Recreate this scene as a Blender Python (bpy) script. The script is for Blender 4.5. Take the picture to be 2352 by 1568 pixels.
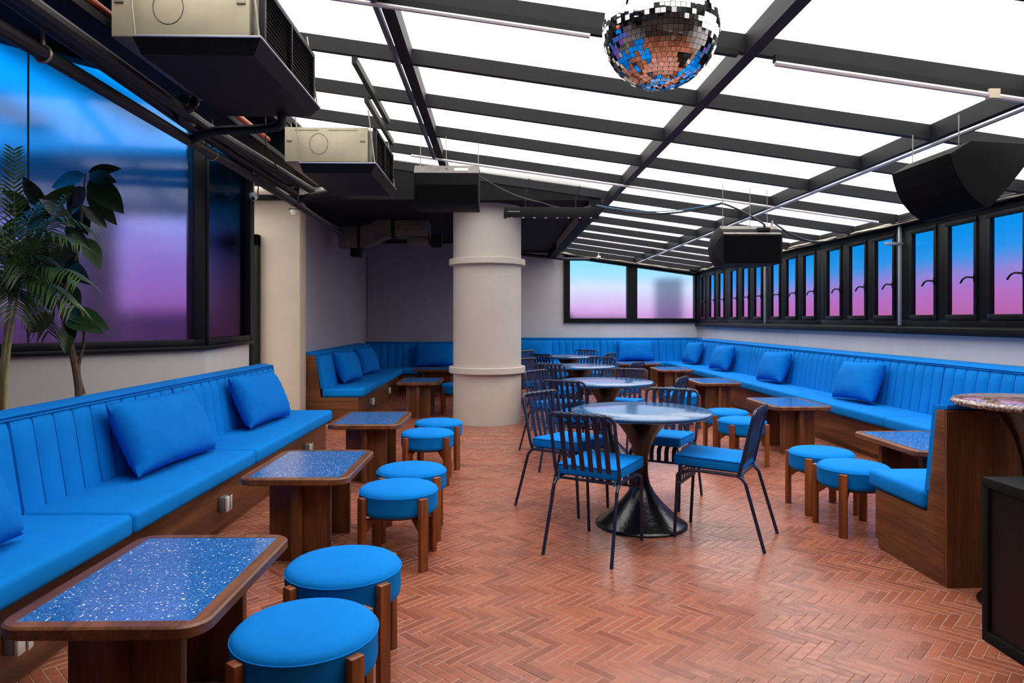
import bpy, bmesh, math, random
from mathutils import Vector, Matrix, Euler
R = math.radians
random.seed(7)
for o in list(bpy.data.objects):
    bpy.data.objects.remove(o, do_unlink=True)
SC = bpy.context.scene
COL = SC.collection

# ------------------------------------------------------------------ camera, sky, exposure
PSI = math.atan(36 / 1568.0)
EYE = 1.32
cam = bpy.data.cameras.new('camera')
cam.sensor_width = 36.0
cam.lens = 24.0
cam.shift_y = -51 / 2352.0
cam.clip_start = 0.05
cam.clip_end = 2000
cam_o = bpy.data.objects.new('camera', cam)
COL.objects.link(cam_o)
cam_o.location = (0, 0, EYE)
cam_o.rotation_euler = (R(90), 0, -PSI)
SC.camera = cam_o

world = bpy.data.worlds.new('overcast_sky')
SC.world = world
world.use_nodes = True
wn = world.node_tree.nodes
wl = world.node_tree.links
wn.clear()
w_out = wn.new('ShaderNodeOutputWorld')
w_bg = wn.new('ShaderNodeBackground')
w_bg.inputs['Color'].default_value = (1.0, 0.985, 0.97, 1)
# overcast sky: three times as bright overhead as at the horizon
w_tc = wn.new('ShaderNodeTexCoord')
w_sep = wn.new('ShaderNodeSeparateXYZ')
wl.new(w_tc.outputs['Generated'], w_sep.inputs[0])
w_max = wn.new('ShaderNodeMath')
w_max.operation = 'MAXIMUM'
w_max.inputs[1].default_value = 0.0
wl.new(w_sep.outputs[2], w_max.inputs[0])
w_mul = wn.new('ShaderNodeMath')
w_mul.operation = 'MULTIPLY_ADD'
ZEN = 5.6
w_mul.inputs[1].default_value = ZEN * 2 / 3
w_mul.inputs[2].default_value = ZEN / 3
wl.new(w_max.outputs[0], w_mul.inputs[0])
wl.new(w_mul.outputs[0], w_bg.inputs['Strength'])
wl.new(w_bg.outputs[0], w_out.inputs[0])
SC.view_settings.view_transform = 'Standard'
SC.view_settings.look = 'None'
SC.view_settings.exposure = 0.0
SC.view_settings.gamma = 1.0
SC.view_settings.use_curve_mapping = False
SC.cycles.max_bounces = 7
SC.cycles.diffuse_bounces = 4
SC.cycles.glossy_bounces = 3
SC.cycles.transmission_bounces = 5
SC.cycles.transparent_max_bounces = 8
world.cycles.sampling_method = 'NONE'

# ------------------------------------------------------------------ materials
def lin(v):
    v /= 255.0
    return v / 12.92 if v <= 0.04045 else ((v + 0.055) / 1.055) ** 2.4
def rgb(r, g, b):
    return (lin(r), lin(g), lin(b), 1)

class NT:
    def __init__(self, name):
        self.m = bpy.data.materials.new(name)
        self.m.use_nodes = True
        self.t = self.m.node_tree
        self.t.nodes.clear()
        self.out = self.n('ShaderNodeOutputMaterial')
    def n(self, typ, **kw):
        nd = self.t.nodes.new(typ)
        for k, v in kw.items():
            if k.startswith('i_'):
                key = k[2:].replace('_', ' ')
                nd.inputs[key].default_value = v
            else:
                setattr(nd, k, v)
        return nd
    def l(self, a, b):
        self.t.links.new(a, b)
    def bsdf(self, color, rough=0.6, metal=0.0, spec=0.5, coat=0.0, coat_r=0.05, sheen=0.0):
        b = self.n('ShaderNodeBsdfPrincipled')
        if isinstance(color, tuple):
            b.inputs['Base Color'].default_value = color
        else:
            self.l(color, b.inputs['Base Color'])
        if isinstance(rough, (int, float)):
            b.inputs['Roughness'].default_value = rough
        else:
            self.l(rough, b.inputs['Roughness'])
        b.inputs['Metallic'].default_value = metal
        b.inputs['Specular IOR Level'].default_value = spec
        b.inputs['Coat Weight'].default_value = coat
        b.inputs['Coat Roughness'].default_value = coat_r
        b.inputs['Sheen Weight'].default_value = sheen
        self.l(b.outputs[0], self.out.inputs[0])
        self.b = b
        return b
    def coord(self, kind='Object', scale=(1, 1, 1)):
        if kind == 'World':
            src = self.n('ShaderNodeNewGeometry').outputs['Position']
        else:
            src = self.n('ShaderNodeTexCoord').outputs[kind]
        mp = self.n('ShaderNodeMapping')
        mp.inputs['Scale'].default_value = scale
        self.l(src, mp.inputs['Vector'])
        return mp.outputs[0]
    def noise(self, vec, scale=5.0, detail=4.0, rough=0.55):
        nn = self.n('ShaderNodeTexNoise')
        nn.inputs['Scale'].default_value = scale
        nn.inputs['Detail'].default_value = detail
        nn.inputs['Roughness'].default_value = rough
        self.l(vec, nn.inputs['Vector'])
        return nn.outputs['Fac']
    def ramp(self, fac, stops):
        r = self.n('ShaderNodeValToRGB')
        e = r.color_ramp.elements
        while len(e) < len(stops):
            e.new(0.5)
        for el, (p, c) in zip(e, stops):
            el.position = p
            el.color = c
        self.l(fac, r.inputs[0])
        return r.outputs[0]
    def mix(self, fac, a, b, mode='MIX'):
        m = self.n('ShaderNodeMix', data_type='RGBA', blend_type=mode)
        for sock, v in ((m.inputs[0], fac), (m.inputs[6], a), (m.inputs[7], b)):
            if isinstance(v, (tuple, int, float)):
                sock.default_value = v
            else:
                self.l(v, sock)
        return m.outputs[2]
    def math(self, op, a, b=0.0):
        m = self.n('ShaderNodeMath', operation=op)
        for s, v in ((m.inputs[0], a), (m.inputs[1], b)):
            if isinstance(v, (int, float)):
                s.default_value = v
            else:
                self.l(v, s)
        return m.outputs[0]
    def bump(self, h, strength=0.2, dist=0.01):
        b = self.n('ShaderNodeBump')
        b.inputs['Strength'].default_value = strength
        b.inputs['Distance'].default_value = dist
        self.l(h, b.inputs['Height'])
        self.l(b.outputs[0], self.b.inputs['Normal'])

M = {}
def simple(name, col, rough=0.6, metal=0.0, var=0.12, scale=6.0, bump=0.0, bscale=40.0, **kw):
    t = NT(name)
    v = t.coord('Object')
    n = t.noise(v, scale, 5)
    dark = tuple(c * (1 - var) for c in col[:3]) + (1,)
    lite = tuple(min(1, c * (1 + var)) for c in col[:3]) + (1,)
    t.bsdf(t.ramp(n, [(0.3, dark), (0.7, lite)]), rough, metal, **kw)
    if bump:
        t.bump(t.noise(v, bscale, 4), bump, 0.004)
    M[name] = t.m
    return t.m

def wood(name, axis, c0, c1, c2, rough=0.38):
    t = NT(name)
    sc = [14.0, 14.0, 14.0]
    sc[axis] = 0.9
    tc = t.n('ShaderNodeTexCoord')
    oi = t.n('ShaderNodeObjectInfo')
    add = t.n('ShaderNodeVectorMath', operation='ADD')
    off = t.n('ShaderNodeVectorMath', operation='SCALE')
    comb = t.n('ShaderNodeCombineXYZ')
    for k in range(3):
        t.l(oi.outputs['Random'], comb.inputs[k])
    t.l(comb.outputs[0], off.inputs[0])
    off.inputs['Scale'].default_value = 7.0
    t.l(tc.outputs['Object'], add.inputs[0])
    t.l(off.outputs[0], add.inputs[1])
    mp = t.n('ShaderNodeMapping')
    mp.inputs['Scale'].default_value = sc
    t.l(add.outputs[0], mp.inputs['Vector'])
    n1 = t.noise(mp.outputs[0], 1.0, 6, 0.6)
    mp2 = t.n('ShaderNodeMapping')
    mp2.inputs['Scale'].default_value = [s * 7 for s in sc]
    t.l(add.outputs[0], mp2.inputs['Vector'])
    n2 = t.noise(mp2.outputs[0], 1.0, 3, 0.6)
    base = t.ramp(n1, [(0.28, c0), (0.5, c1), (0.72, c2)])
    fin = t.ramp(n2, [(0.3, (0.62, 0.6, 0.58, 1)), (0.65, (1.06, 1.06, 1.06, 1))])
    t.bsdf(t.mix(1.0, base, fin, 'MULTIPLY'), rough, spec=0.45)
    t.bump(n2, 0.08, 0.002)
    M[name] = t.m
WC = (rgb(70, 37, 20), rgb(112, 66, 37), rgb(144, 90, 53))
wood('walnut_x', 0, *WC)
wood('walnut_y', 1, *WC)
wood('walnut_z', 2, *WC)
wood('teak_z', 2, rgb(92, 42, 15), rgb(134, 70, 28), rgb(160, 90, 42), 0.35)

# upholstery
def fabric(name, col, strength=0.25):
    t = NT(name)
    v = t.coord('Object')
    n = t.noise(v, 3.0, 4)
    dark = tuple(c * 0.86 for c in col[:3]) + (1,)
    t.bsdf(t.ramp(n, [(0.3, dark), (0.7, col)]), 0.9, spec=0.12)
    w1 = t.noise(v, 700, 2)
    w2 = t.noise(v, 14, 4, 0.5)
    h = t.math('ADD', t.math('MULTIPLY', w1, 0.12), w2)
    t.bump(h, strength, 0.012)
    M[name] = t.m
fabric('blue_fabric', (0.0003, 0.196, 0.63, 1), 0.16)
fabric('blue_pillow', (0.0003, 0.172, 0.60, 1), 0.45)
fabric('blue_seam', (0.0008, 0.09, 0.38, 1), 0.1)
simple('navy_metal', rgb(17, 25, 56), 0.42, 0.0, 0.08, spec=0.6, bump=0.03, bscale=200)
simple('black_paint', rgb(13, 13, 15), 0.6, 0.0, 0.25, 5.0, bump=0.08, bscale=60, spec=0.25)
simple('steel_paint', rgb(19, 20, 23), 0.6, 0.0, 0.2, 5.0, bump=0.06, bscale=60, spec=0.3)
simple('window_frame', rgb(4, 5, 9), 0.5, 0.0, 0.1, spec=0.22)
simple('speaker_black', rgb(8, 8, 9), 0.75, 0.0, 0.2, 30, bump=0.25, bscale=220, spec=0.2)
simple('grille_black', rgb(2, 2, 3), 0.9, 0.0, 0.2, spec=0.1)
simple('speaker_grey', rgb(112, 106, 100), 0.6, 0.0, 0.25, 22)
simple('pipe_black', rgb(16, 15, 16), 0.55, 0.0, 0.25, 8, bump=0.2, bscale=30)
simple('pipe_cream', rgb(196, 182, 165), 0.5, 0.0, 0.15, 6)
simple('pipe_copper', rgb(170, 78, 46), 0.4, 0.2, 0.2, 8)
simple('zinc', rgb(150, 145, 130), 0.42, 0.55, 0.18, 14)
simple('duct_foil', rgb(96, 92, 86), 0.6, 0.1, 0.25, 18, bump=0.3, bscale=40)
simple('ac_panel', rgb(190, 180, 152), 0.5, 0.15, 0.14, 5, bump=0.05, bscale=70)
simple('ac_tray', rgb(11, 10, 11), 0.55, 0.0, 0.3, 4, spec=0.25)
simple('white_plastic', rgb(222, 218, 210), 0.35, 0.0, 0.04)
simple('grey_plastic', rgb(120, 122, 126), 0.4, 0.0, 0.05)
simple('wire_white', rgb(205, 190, 165), 0.6, 0.0, 0.2)
simple('wire_black', rgb(18, 18, 20), 0.5)
simple('wire_blue', rgb(40, 120, 160), 0.5)
simple('aluminium', rgb(168, 168, 178), 0.35, 0.4, 0.08)
simple('tube_light_off', rgb(205, 198, 200), 0.3, 0.0, 0.05)
simple('chrome_dark', (0.05, 0.05, 0.055, 1), 0.25, 0.8, 0.3, 9)
simple('lens_glass', (0.7, 0.68, 0.64, 1), 0.12, 0.6)
simple('cast_iron', rgb(16, 15, 15), 0.22, 0.0, 0.4, 18, bump=0.35, bscale=46, spec=0.7)
simple('bark', rgb(92, 74, 62), 0.85, 0.0, 0.35, 20, bump=0.5, bscale=60)
simple('cane', rgb(150, 140, 96), 0.6, 0.0, 0.3, 12)
simple('leaf_dark', rgb(18, 36, 22), 0.3, 0.0, 0.45, 8, spec=0.5)
simple('leaf_mid', rgb(40, 68, 32), 0.32, 0.0, 0.35, 8, spec=0.5)
simple('leaf_palm', rgb(56, 88, 40), 0.42, 0.0, 0.4, 10)
simple('terracotta_pot', rgb(150, 84, 60), 0.7, 0.0, 0.15)
simple('soil', rgb(40, 30, 24), 0.95)
simple('city_concrete', rgb(120, 120, 124), 0.9)
simple('city_dark', rgb(60, 66, 80), 0.9)
simple('city_mid', rgb(112, 116, 128), 0.9)
simple('city_haze', rgb(140, 146, 160), 0.9)

# plaster
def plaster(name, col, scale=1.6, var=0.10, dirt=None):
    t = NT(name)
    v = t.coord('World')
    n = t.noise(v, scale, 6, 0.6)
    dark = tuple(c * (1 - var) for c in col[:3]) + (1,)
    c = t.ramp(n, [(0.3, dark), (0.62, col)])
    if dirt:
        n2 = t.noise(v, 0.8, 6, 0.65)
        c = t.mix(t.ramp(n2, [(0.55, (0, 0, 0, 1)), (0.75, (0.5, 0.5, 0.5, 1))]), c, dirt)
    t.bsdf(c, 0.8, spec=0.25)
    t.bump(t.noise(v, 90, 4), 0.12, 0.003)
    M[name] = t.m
plaster('plaster_white', rgb(204, 199, 196))
plaster('plaster_beige', rgb(192, 178, 159), 2.2, 0.12, rgb(176, 158, 134))
plaster('plaster_column', rgb(194, 184, 173), 2.0, 0.10, rgb(178, 165, 150))
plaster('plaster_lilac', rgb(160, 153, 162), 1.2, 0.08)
plaster('slab_black', rgb(9, 9, 10), 1.2, 0.2)

# terracotta bricks
t = NT('terracotta_brick')
oi = t.n('ShaderNodeObjectInfo')
at = t.n('ShaderNodeAttribute', attribute_name='rnd')
rv = t.math('FRACT', t.math('ADD', t.math('MULTIPLY', oi.outputs['Random'], 1.0), at.outputs['Fac']))
base = t.ramp(rv, [(0.0, rgb(132, 72, 52)), (0.35, rgb(154, 88, 64)), (0.7, rgb(163, 95, 70)), (1.0, rgb(142, 80, 60))])
vw = t.coord('World')
wear = t.noise(vw, 1.3, 6, 0.7)
fine = t.noise(t.coord('World', (1, 2.2, 1)), 15, 6, 0.72)
wm = t.math('MULTIPLY', t.ramp(wear, [(0.40, (0, 0, 0, 1)), (0.66, (1, 1, 1, 1))]), t.ramp(fine, [(0.40, (0, 0, 0, 1)), (0.60, (1, 1, 1, 1))]))
colr = t.mix(t.math('MULTIPLY', wm, 0.75), base, rgb(84, 46, 36))
ro = t.ramp(fine, [(0.3, (0.17, 0.17, 0.17, 1)), (0.7, (0.34, 0.34, 0.34, 1))])
t.bsdf(colr, ro, spec=0.5)
t.bump(fine, 0.06, 0.004)
M['brick'] = t.m
simple('grout', rgb(160, 120, 102), 0.8, 0.0, 0.25, 6)  # paler than the bricks, standing in for glints along the joints

# blue terrazzo
t = NT('terrazzo')
v = t.coord('Object')
def specks(scale, lo, hi):
    vo = t.n('ShaderNodeTexVoronoi')
    vo.inputs['Scale'].default_value = scale
    t.l(v, vo.inputs['Vector'])
    sc = t.n('ShaderNodeSeparateColor')
    t.l(vo.outputs['Color'], sc.inputs[0])
    lim = t.math('MULTIPLY', t.math('MAXIMUM', t.math('SUBTRACT', sc.outputs[0], lo), 0.0), hi)
    return t.math('LESS_THAN', vo.outputs['Distance'], lim)
s1 = specks(85, 0.45, 0.62)
s2 = specks(180, 0.55, 0.6)
s3 = specks(40, 0.8, 1.1)
sp = t.math('MAXIMUM', t.math('MAXIMUM', s1, s2), s3)
bg = t.ramp(t.noise(v, 120, 3), [(0.35, rgb(24, 82, 150)), (0.65, rgb(50, 118, 190))])
t.bsdf(t.mix(sp, bg, rgb(226, 232, 236)), 0.16, spec=0.5, coat=0.3)
M['terrazzo'] = t.m

# granite
t = NT('granite')
v = t.coord('Object')
t.bsdf(t.ramp(t.noise(v, 70, 6, 0.75), [(0.38, rgb(20, 18, 20)), (0.5, rgb(120, 92, 84)), (0.62, rgb(214, 186, 176))]), 0.12, spec=0.6)
M['granite'] = t.m

# dark blue glossy table top
t = NT('table_lacquer')
v = t.coord('Object', (1, 9, 1))
t.bsdf(t.ramp(t.noise(v, 5, 5), [(0.3, rgb(22, 66, 112)), (0.7, rgb(44, 104, 152))]), 0.14, spec=0.5)
M['lacquer'] = t.m

# mirror
t = NT('mirror')
t.bsdf((0.93, 0.93, 0.94, 1), 0.02, 1.0)
M['mirror'] = t.m

# frosted roof sheet: daylight passes straight through most of it
t = NT('roof_sheet')
a = t.n('ShaderNodeBsdfTransparent')
a.inputs[0].default_value = (0.93, 0.93, 0.93, 1)
b = t.n('ShaderNodeBsdfTranslucent')
b.inputs[0].default_value = (0.9, 0.89, 0.87, 1)
mx = t.n('ShaderNodeMixShader')
mx.inputs[0].default_value = 0.18
t.l(a.outputs[0], mx.inputs[1])
t.l(b.outputs[0], mx.inputs[2])
t.l(mx.outputs[0], t.out.inputs[0])
M['roof_sheet'] = t.m

# window film: blue at the top fading to pink at the foot of the pane, frosted
def film(name, z0, z1, stops, rough=0.22, streak=0.06):
    t = NT(name)
    g = t.n('ShaderNodeNewGeometry')
    s = t.n('ShaderNodeSeparateXYZ')
    t.l(g.outputs['Position'], s.inputs[0])
    f = t.math('DIVIDE', t.math('SUBTRACT', s.outputs[2], z0), z1 - z0)
    wob = t.math('MULTIPLY', t.math('SUBTRACT', t.noise(t.coord('World', (1, 1, 0.8)), 0.9, 3), 0.5), streak * 4)
    c = t.ramp(t.math('ADD', f, wob), [(p, tuple(math.sqrt(max(q, 0)) for q in k[:3]) + (1,)) for p, k in stops])
    if rough > 0:
        rf = t.n('ShaderNodeBsdfRefraction')
        rf.inputs['Roughness'].default_value = rough
        rf.inputs['IOR'].default_value = 1.2
    else:
        rf = t.n('ShaderNodeBsdfTransparent')
    t.l(c, rf.inputs['Color'])
    gl = t.n('ShaderNodeBsdfGlossy')
    gl.inputs['Roughness'].default_value = 0.12
    gl.inputs['Color'].default_value = (0.9, 0.9, 0.95, 1)
    mx = t.n('ShaderNodeMixShader')
    mx.inputs[0].default_value = 0.05
    t.l(rf.outputs[0], mx.inputs[1])
    t.l(gl.outputs[0], mx.inputs[2])
    t.l(mx.outputs[0], t.out.inputs[0])
    M[name] = t.m
def ts(r, g, b, k=2.05):
    c = rgb(r, g, b)
    return (c[0] / k, c[1] / k, c[2] / k, 1)
film('film_side', 1.365, 2.21, [(0.0, ts(196, 110, 186)), (0.22, ts(190, 118, 208)), (0.45, ts(150, 138, 226)), (0.66, ts(50, 152, 242)), (1.0, ts(0, 142, 240))], 0.0)
film('film_end', 1.34, 2.65, [(0.0, ts(200, 150, 216, 1.65)), (0.2, ts(212, 184, 238, 1.65)), (0.5, ts(206, 220, 250, 1.65)), (0.72, ts(156, 216, 250, 1.65)), (1.0, ts(120, 206, 250, 1.65))], 0.15)
film('film_left', 1.15, 3.2, [(0.0, ts(118, 66, 130, 1.2)), (0.2, ts(116, 80, 154, 1.2)), (0.44, ts(104, 108, 188, 1.4)), (0.6, ts(30, 112, 192, 1.5)), (1.0, ts(0, 142, 240, 1.5))], 0.25)
film('film_corner', 1.15, 3.2, [(0.0, ts(96, 60, 112, 1.5)), (0.2, ts(90, 66, 130, 1.5)), (0.42, ts(44, 56, 128, 1.5)), (0.65, ts(0, 74, 132, 1.5)), (1.0, ts(0, 92, 160, 1.5))], 0.25)

# ------------------------------------------------------------------ mesh helpers
class MB:
    def __init__(self):
        self.v = []
        self.f = []
    def add(self, vs, fs, mt=None):
        k = len(self.v)
        if mt is not None:
            vs = [mt @ Vector(p) for p in vs]
        self.v += [tuple(p) for p in vs]
        self.f += [tuple(i + k for i in f) for f in fs]
        return self
    def box(self, x0, y0, z0, x1, y1, z1, mt=None):
        vs = [(x0, y0, z0), (x1, y0, z0), (x1, y1, z0), (x0, y1, z0), (x0, y0, z1), (x1, y0, z1), (x1, y1, z1), (x0, y1, z1)]
        fs = [(0, 3, 2, 1), (4, 5, 6, 7), (0, 1, 5, 4), (1, 2, 6, 5), (2, 3, 7, 6), (3, 0, 4, 7)]
        return self.add(vs, fs, mt)
    def prism(self, poly, a, b, axis=1, mt=None):
        """poly in the two other axes, extruded from a to b along axis"""
        def P(p, h):
            return {0: (h, p[0], p[1]), 1: (p[0], h, p[1]), 2: (p[0], p[1], h)}[axis]
        n = len(poly)
        vs = [P(p, a) for p in poly] + [P(p, b) for p in poly]
        fs = [tuple(range(n)), tuple(range(2 * n - 1, n - 1, -1))]
        fs += [(i, i + n, (i + 1) % n + n, (i + 1) % n) for i in range(n)]
        return self.add(vs, fs, mt)
    def tube(self, pts, r, n=8, caps=True, closed=False):
        pts = [Vector(p) for p in pts]
        rs = r if isinstance(r, (list, tuple)) else [r] * len(pts)
        up = None
        rings = []
        for i, p in enumerate(pts):
            if closed:
                d = pts[(i + 1) % len(pts)] - pts[i - 1]
            else:
                d = (pts[min(i + 1, len(pts) - 1)] - pts[max(i - 1, 0)])
            if d.length < 1e-9:
                d = Vector((0, 0, 1))
            d.normalize()
            if up is None:
                up = Vector((0, 0, 1)) if abs(d.z) < 0.9 else Vector((1, 0, 0))
            a = up - d * up.dot(d)
            if a.length < 1e-6:
                a = d.orthogonal()
            a.normalize()
            up = a
            b = d.cross(a)
            rings.append([p + (a * math.cos(2 * math.pi * k / n) + b * math.sin(2 * math.pi * k / n)) * rs[i] for k in range(n)])
        k0 = len(self.v)
        for rg in rings:
            self.v += [tuple(p) for p in rg]
        m = len(rings)
        for i in range(m if closed else m - 1):
            j = (i + 1) % m
            for k in range(n):
                self.f.append((k0 + i * n + k, k0 + i * n + (k + 1) % n, k0 + j * n + (k + 1) % n, k0 + j * n + k))
        if caps and not closed:
            self.f.append(tuple(k0 + k for k in range(n - 1, -1, -1)))
            self.f.append(tuple(k0 + (m - 1) * n + k for k in range(n)))
        return self
    def lathe(self, prof, n=32, mt=None, cx=0, cy=0):
        vs, fs = [], []
        for r, z in prof:
            for k in range(n):
                a = 2 * math.pi * k / n
                vs.append((cx + r * math.cos(a), cy + r * math.sin(a), z))
        m = len(prof)
        for i in range(m - 1):
            for k in range(n):
                fs.append((i * n + k, i * n + (k + 1) % n, (i + 1) * n + (k + 1) % n, (i + 1) * n + k))
        fs.append(tuple(range(n - 1, -1, -1)))
        fs.append(tuple((m - 1) * n + k for k in range(n)))
        return self.add(vs, fs, mt)
    def grid(self, fn, nu, nv):
        vs = [fn(i / nu, j / nv) for j in range(nv + 1) for i in range(nu + 1)]
        fs = [(j * (nu + 1) + i, j * (nu + 1) + i + 1, (j + 1) * (nu + 1) + i + 1, (j + 1) * (nu + 1) + i) for j in range(nv) for i in range(nu)]
        return self.add(vs, fs)
    def mesh(self, name, mat, bevel=0.0, seg=2, smooth=35, weld=False):
        me = bpy.data.meshes.new(name)
        me.from_pydata(self.v, [], self.f)
        if bevel or weld:
            bm = bmesh.new()
            bm.from_mesh(me)
            if weld:
                bmesh.ops.remove_doubles(bm, verts=bm.verts, dist=1e-5)
            if bevel:
                ed = [e for e in bm.edges if len(e.link_faces) == 2 and e.calc_face_angle(0) > R(28)]
                bmesh.ops.bevel(bm, geom=ed, offset=bevel, segments=seg, profile=0.5, affect='EDGES')
            bm.to_mesh(me)
            bm.free()
        me.validate()
        if smooth:
            me.polygons.foreach_set('use_smooth', [True] * len(me.polygons))
            me.set_sharp_from_angle(angle=R(smooth))
        if mat:
            me.materials.append(M[mat])
        me.update()
        return me
    def build(self, name, mat, parent=None, bevel=0.0, seg=2, smooth=35, weld=False, loc=None, rot=None):
        me = self.mesh(name, mat, bevel, seg, smooth, weld)
        return link(name, me, parent, loc, rot)

def link(name, data, parent=None, loc=None, rot=None):
    o = bpy.data.objects.new(name, data)
    COL.objects.link(o)
    if parent:
        o.parent = parent
        KIDS.setdefault(parent, []).append(o)
    if loc is not None:
        o.location = loc
    if rot is not None:
        o.rotation_euler = rot
    return o
KIDS = {}
def tag(o, label, cat, group=None, kind=None):
    o['label'] = label
    if cat:
        o['category'] = cat
    if group:
        o['group'] = group
    if kind:
        o['kind'] = kind
    return o
def thing(name, label, cat, loc=(0, 0, 0), rz=0.0, group=None):
    o = link(name, None, None, loc, (0, 0, rz))
    o.empty_display_size = 0.1
    return tag(o, label, cat, group)
def struct(o, label=None):
    o['kind'] = 'structure'
    if label:
        o['label'] = label
    return o
def copy_tree(o, parent=None):
    c = o.copy()
    COL.objects.link(c)
    if parent:
        c.parent = parent
        KIDS.setdefault(parent, []).append(c)
    for ch in list(KIDS.get(o, [])):
        copy_tree(ch, c)
    return c
def fillet(pts, rad, seg=4):
    pts = [Vector(p) for p in pts]
    out = [pts[0]]
    for i in range(1, len(pts) - 1):
        a, b, c = pts[i - 1], pts[i], pts[i + 1]
        r = min(rad, (a - b).length * 0.49, (c - b).length * 0.49)
        p0 = b + (a - b).normalized() * r
        p1 = b + (c - b).normalized() * r
        for k in range(seg + 1):
            u = k / seg
            out.append(p0 * (1 - u) ** 2 + b * 2 * u * (1 - u) + p1 * u * u)
    out.append(pts[-1])
    return out
def rrect(x0, y0, x1, y1, r, seg=6):
    out = []
    for cx, cy, a0 in ((x1 - r, y0 + r, -90), (x1 - r, y1 - r, 0), (x0 + r, y1 - r, 90), (x0 + r, y0 + r, 180)):
        for k in range(seg + 1):
            a = R(a0 + 90 * k / seg)
            out.append((cx + r * math.cos(a), cy + r * math.sin(a)))
    return out

# ================================================================== THE ROOM
XW = 4.40          # inner face of the window wall
YB = 14.75         # end wall
YA = 13.0          # alcove end wall
XA = -2.47         # alcove side wall
def zr(x):         # underside of the purlins
    return 2.35 + 0.138 * (XW - x)

# ---- floor: grout bed, herringbone bricks as pieces
fl = MB().box(-4.9, -3.7, -0.05, XW + 0.05, YB + 0.05, -0.0016).build('floor', 'grout')
struct(fl, 'terracotta brick floor laid in a herringbone')
BL, BW, JT, TOPZ = 0.1825, 0.0417, 0.0030, 0.0
def brick_geo(w, l, z):
    a, b = l / 2, w / 2
    a2, b2 = a - 0.0018, b - 0.0018
    vs = [(-a, -b, -0.009), (a, -b, -0.009), (a, b, -0.009), (-a, b, -0.009),
          (-a, -b, z - 0.0014), (a, -b, z - 0.0014), (a, b, z - 0.0014), (-a, b, z - 0.0014),
          (-a2, -b2, z), (a2, -b2, z), (a2, b2, z), (-a2, b2, z)]
    fs = [(8, 9, 10, 11)]
    for k in range(4):
        j = (k + 1) % 4
        fs += [(k, j, 4 + j, 4 + k), (4 + k, 4 + j, 8 + j, 8 + k)]
    return vs, fs
rng = random.Random(3)
bricks = []
c45 = math.sqrt(0.5)
for i in range(-220, 220):
    for j in range(-70, 80):
        for vert in (0, 1):
            # unrotated herringbone lattice
            ux, uy = i * BW + j * BL, i * BW - j * BL
            if vert:
                ax, ay = ux + BL + BW / 2, uy + BW - BL / 2
            else:
                ax, ay = ux + BL / 2, uy + BW / 2
            x = (ax + ay) * c45
            y = (ay - ax) * c45 + 7.0
            if not (-2.5 < x < 3.62 and -0.6 < y < 14.0):
                continue
            if x < -1.78 and not 6.6 < y < 8.4:
                continue
            bricks.append((x, y, R(45) if vert else R(-45)))
sp_, cp_ = math.sin(PSI), math.cos(PSI)
def screen(x, y, z=0.0):
    l = x * cp_ - y * sp_
    d = x * sp_ + y * cp_
    if d < 0.3:
        return None
    return 1176 + 1568 * l / d, 733 - 1568 * (z - EYE) / d, d
seen = []
rest = []
for b in bricks:
    s = screen(b[0], b[1])
    if s and 930 < s[0] < 2230 and s[1] < 1590 and not (s[0] > 2000 and s[1] < 1345):
        seen.append((s[2], b))
    else:
        rest.append(b)
seen.sort(key=lambda q: q[0])
near = [b for _, b in seen[:300]]
rest += [b for _, b in seen[300:]]
vs, fs = brick_geo(BW - JT, BL - JT, TOPZ)
bm_one = MB().add(vs, fs).mesh('brick', 'brick', smooth=0)
for x, y, a in near:
    link('brick', bm_one, fl, (x, y, rng.uniform(-0.0010, 0.0006)), (rng.uniform(-0.006, 0.006), rng.uniform(-0.003, 0.003), a))
fb = MB()
rnd = []
for x, y, a in rest:
    mt = Matrix.Translation((x, y, rng.uniform(-0.0010, 0.0006))) @ Euler((rng.uniform(-0.006, 0.006), rng.uniform(-0.003, 0.003), a)).to_matrix().to_4x4()
    fb.add(vs, fs, mt)
    rnd += [rng.random()] * len(fs)
me = fb.mesh('brick_field', 'brick', smooth=0)
at = me.attributes.new('rnd', 'FLOAT', 'FACE')
at.data.foreach_set('value', rnd)
bf = link('brick_field', me, fl)
bf['kind'] = 'stuff'

# ---- window wall on the side (X = XW)
w = MB()
w.box(XW, -3.7, 0, XW + 0.18, YB + 0.2, 1.20)
w.box(XW, -3.7, 2.33, XW + 0.18, YB + 0.2, 2.56)
w.box(XW, -3.7, 1.2, XW + 0.18, 3.35, 2.33)
struct(w.build('wall_right', 'plaster_white'), 'white plaster wall below the long row of casement windows')
sill = MB()
sill.prism([(XW + 0.02, 1.165), (XW - 0.075, 1.165), (XW - 0.085, 1.18), (XW - 0.085, 1.235), (XW - 0.03, 1.255), (XW + 0.02, 1.255)], 3.3, YB, 1)
struct(sill.build('trim_1', 'window_frame', bevel=0.004), 'black ledge running under the casement windows')
GZ0, GZ1 = 1.365, 2.21
panes = [(14.38, 14.13), (13.83, 13.54), (13.26, 12.98), (12.57, 12.28), (11.98, 11.70), (11.41, 11.13),
         (10.70, 10.41), (10.14, 9.83), (9.57, 9.25), (8.88, 8.55), (8.31, 7.97), (7.74, 7.40),
         (7.04, 6.69), (6.47, 6.12), (5.91, 5.54), (5.2, 4.83), (4.58, 4.21), (3.97, 3.6)]
bays = [panes[k:k + 3] for k in range(0, 18, 3)]
edges = []
for bi, bay in enumerate(bays):
    top = bay[0][0] + (0.2 if bi == 0 else (bays[bi - 1][-1][1] - bay[0][0]) / 2)
    bot = bay[-1][1] - (0.25 if bi == 5 else (bay[-1][1] - bays[bi + 1][0][0]) / 2)
    edges.append((top, bot))
nwin = 0
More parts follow.
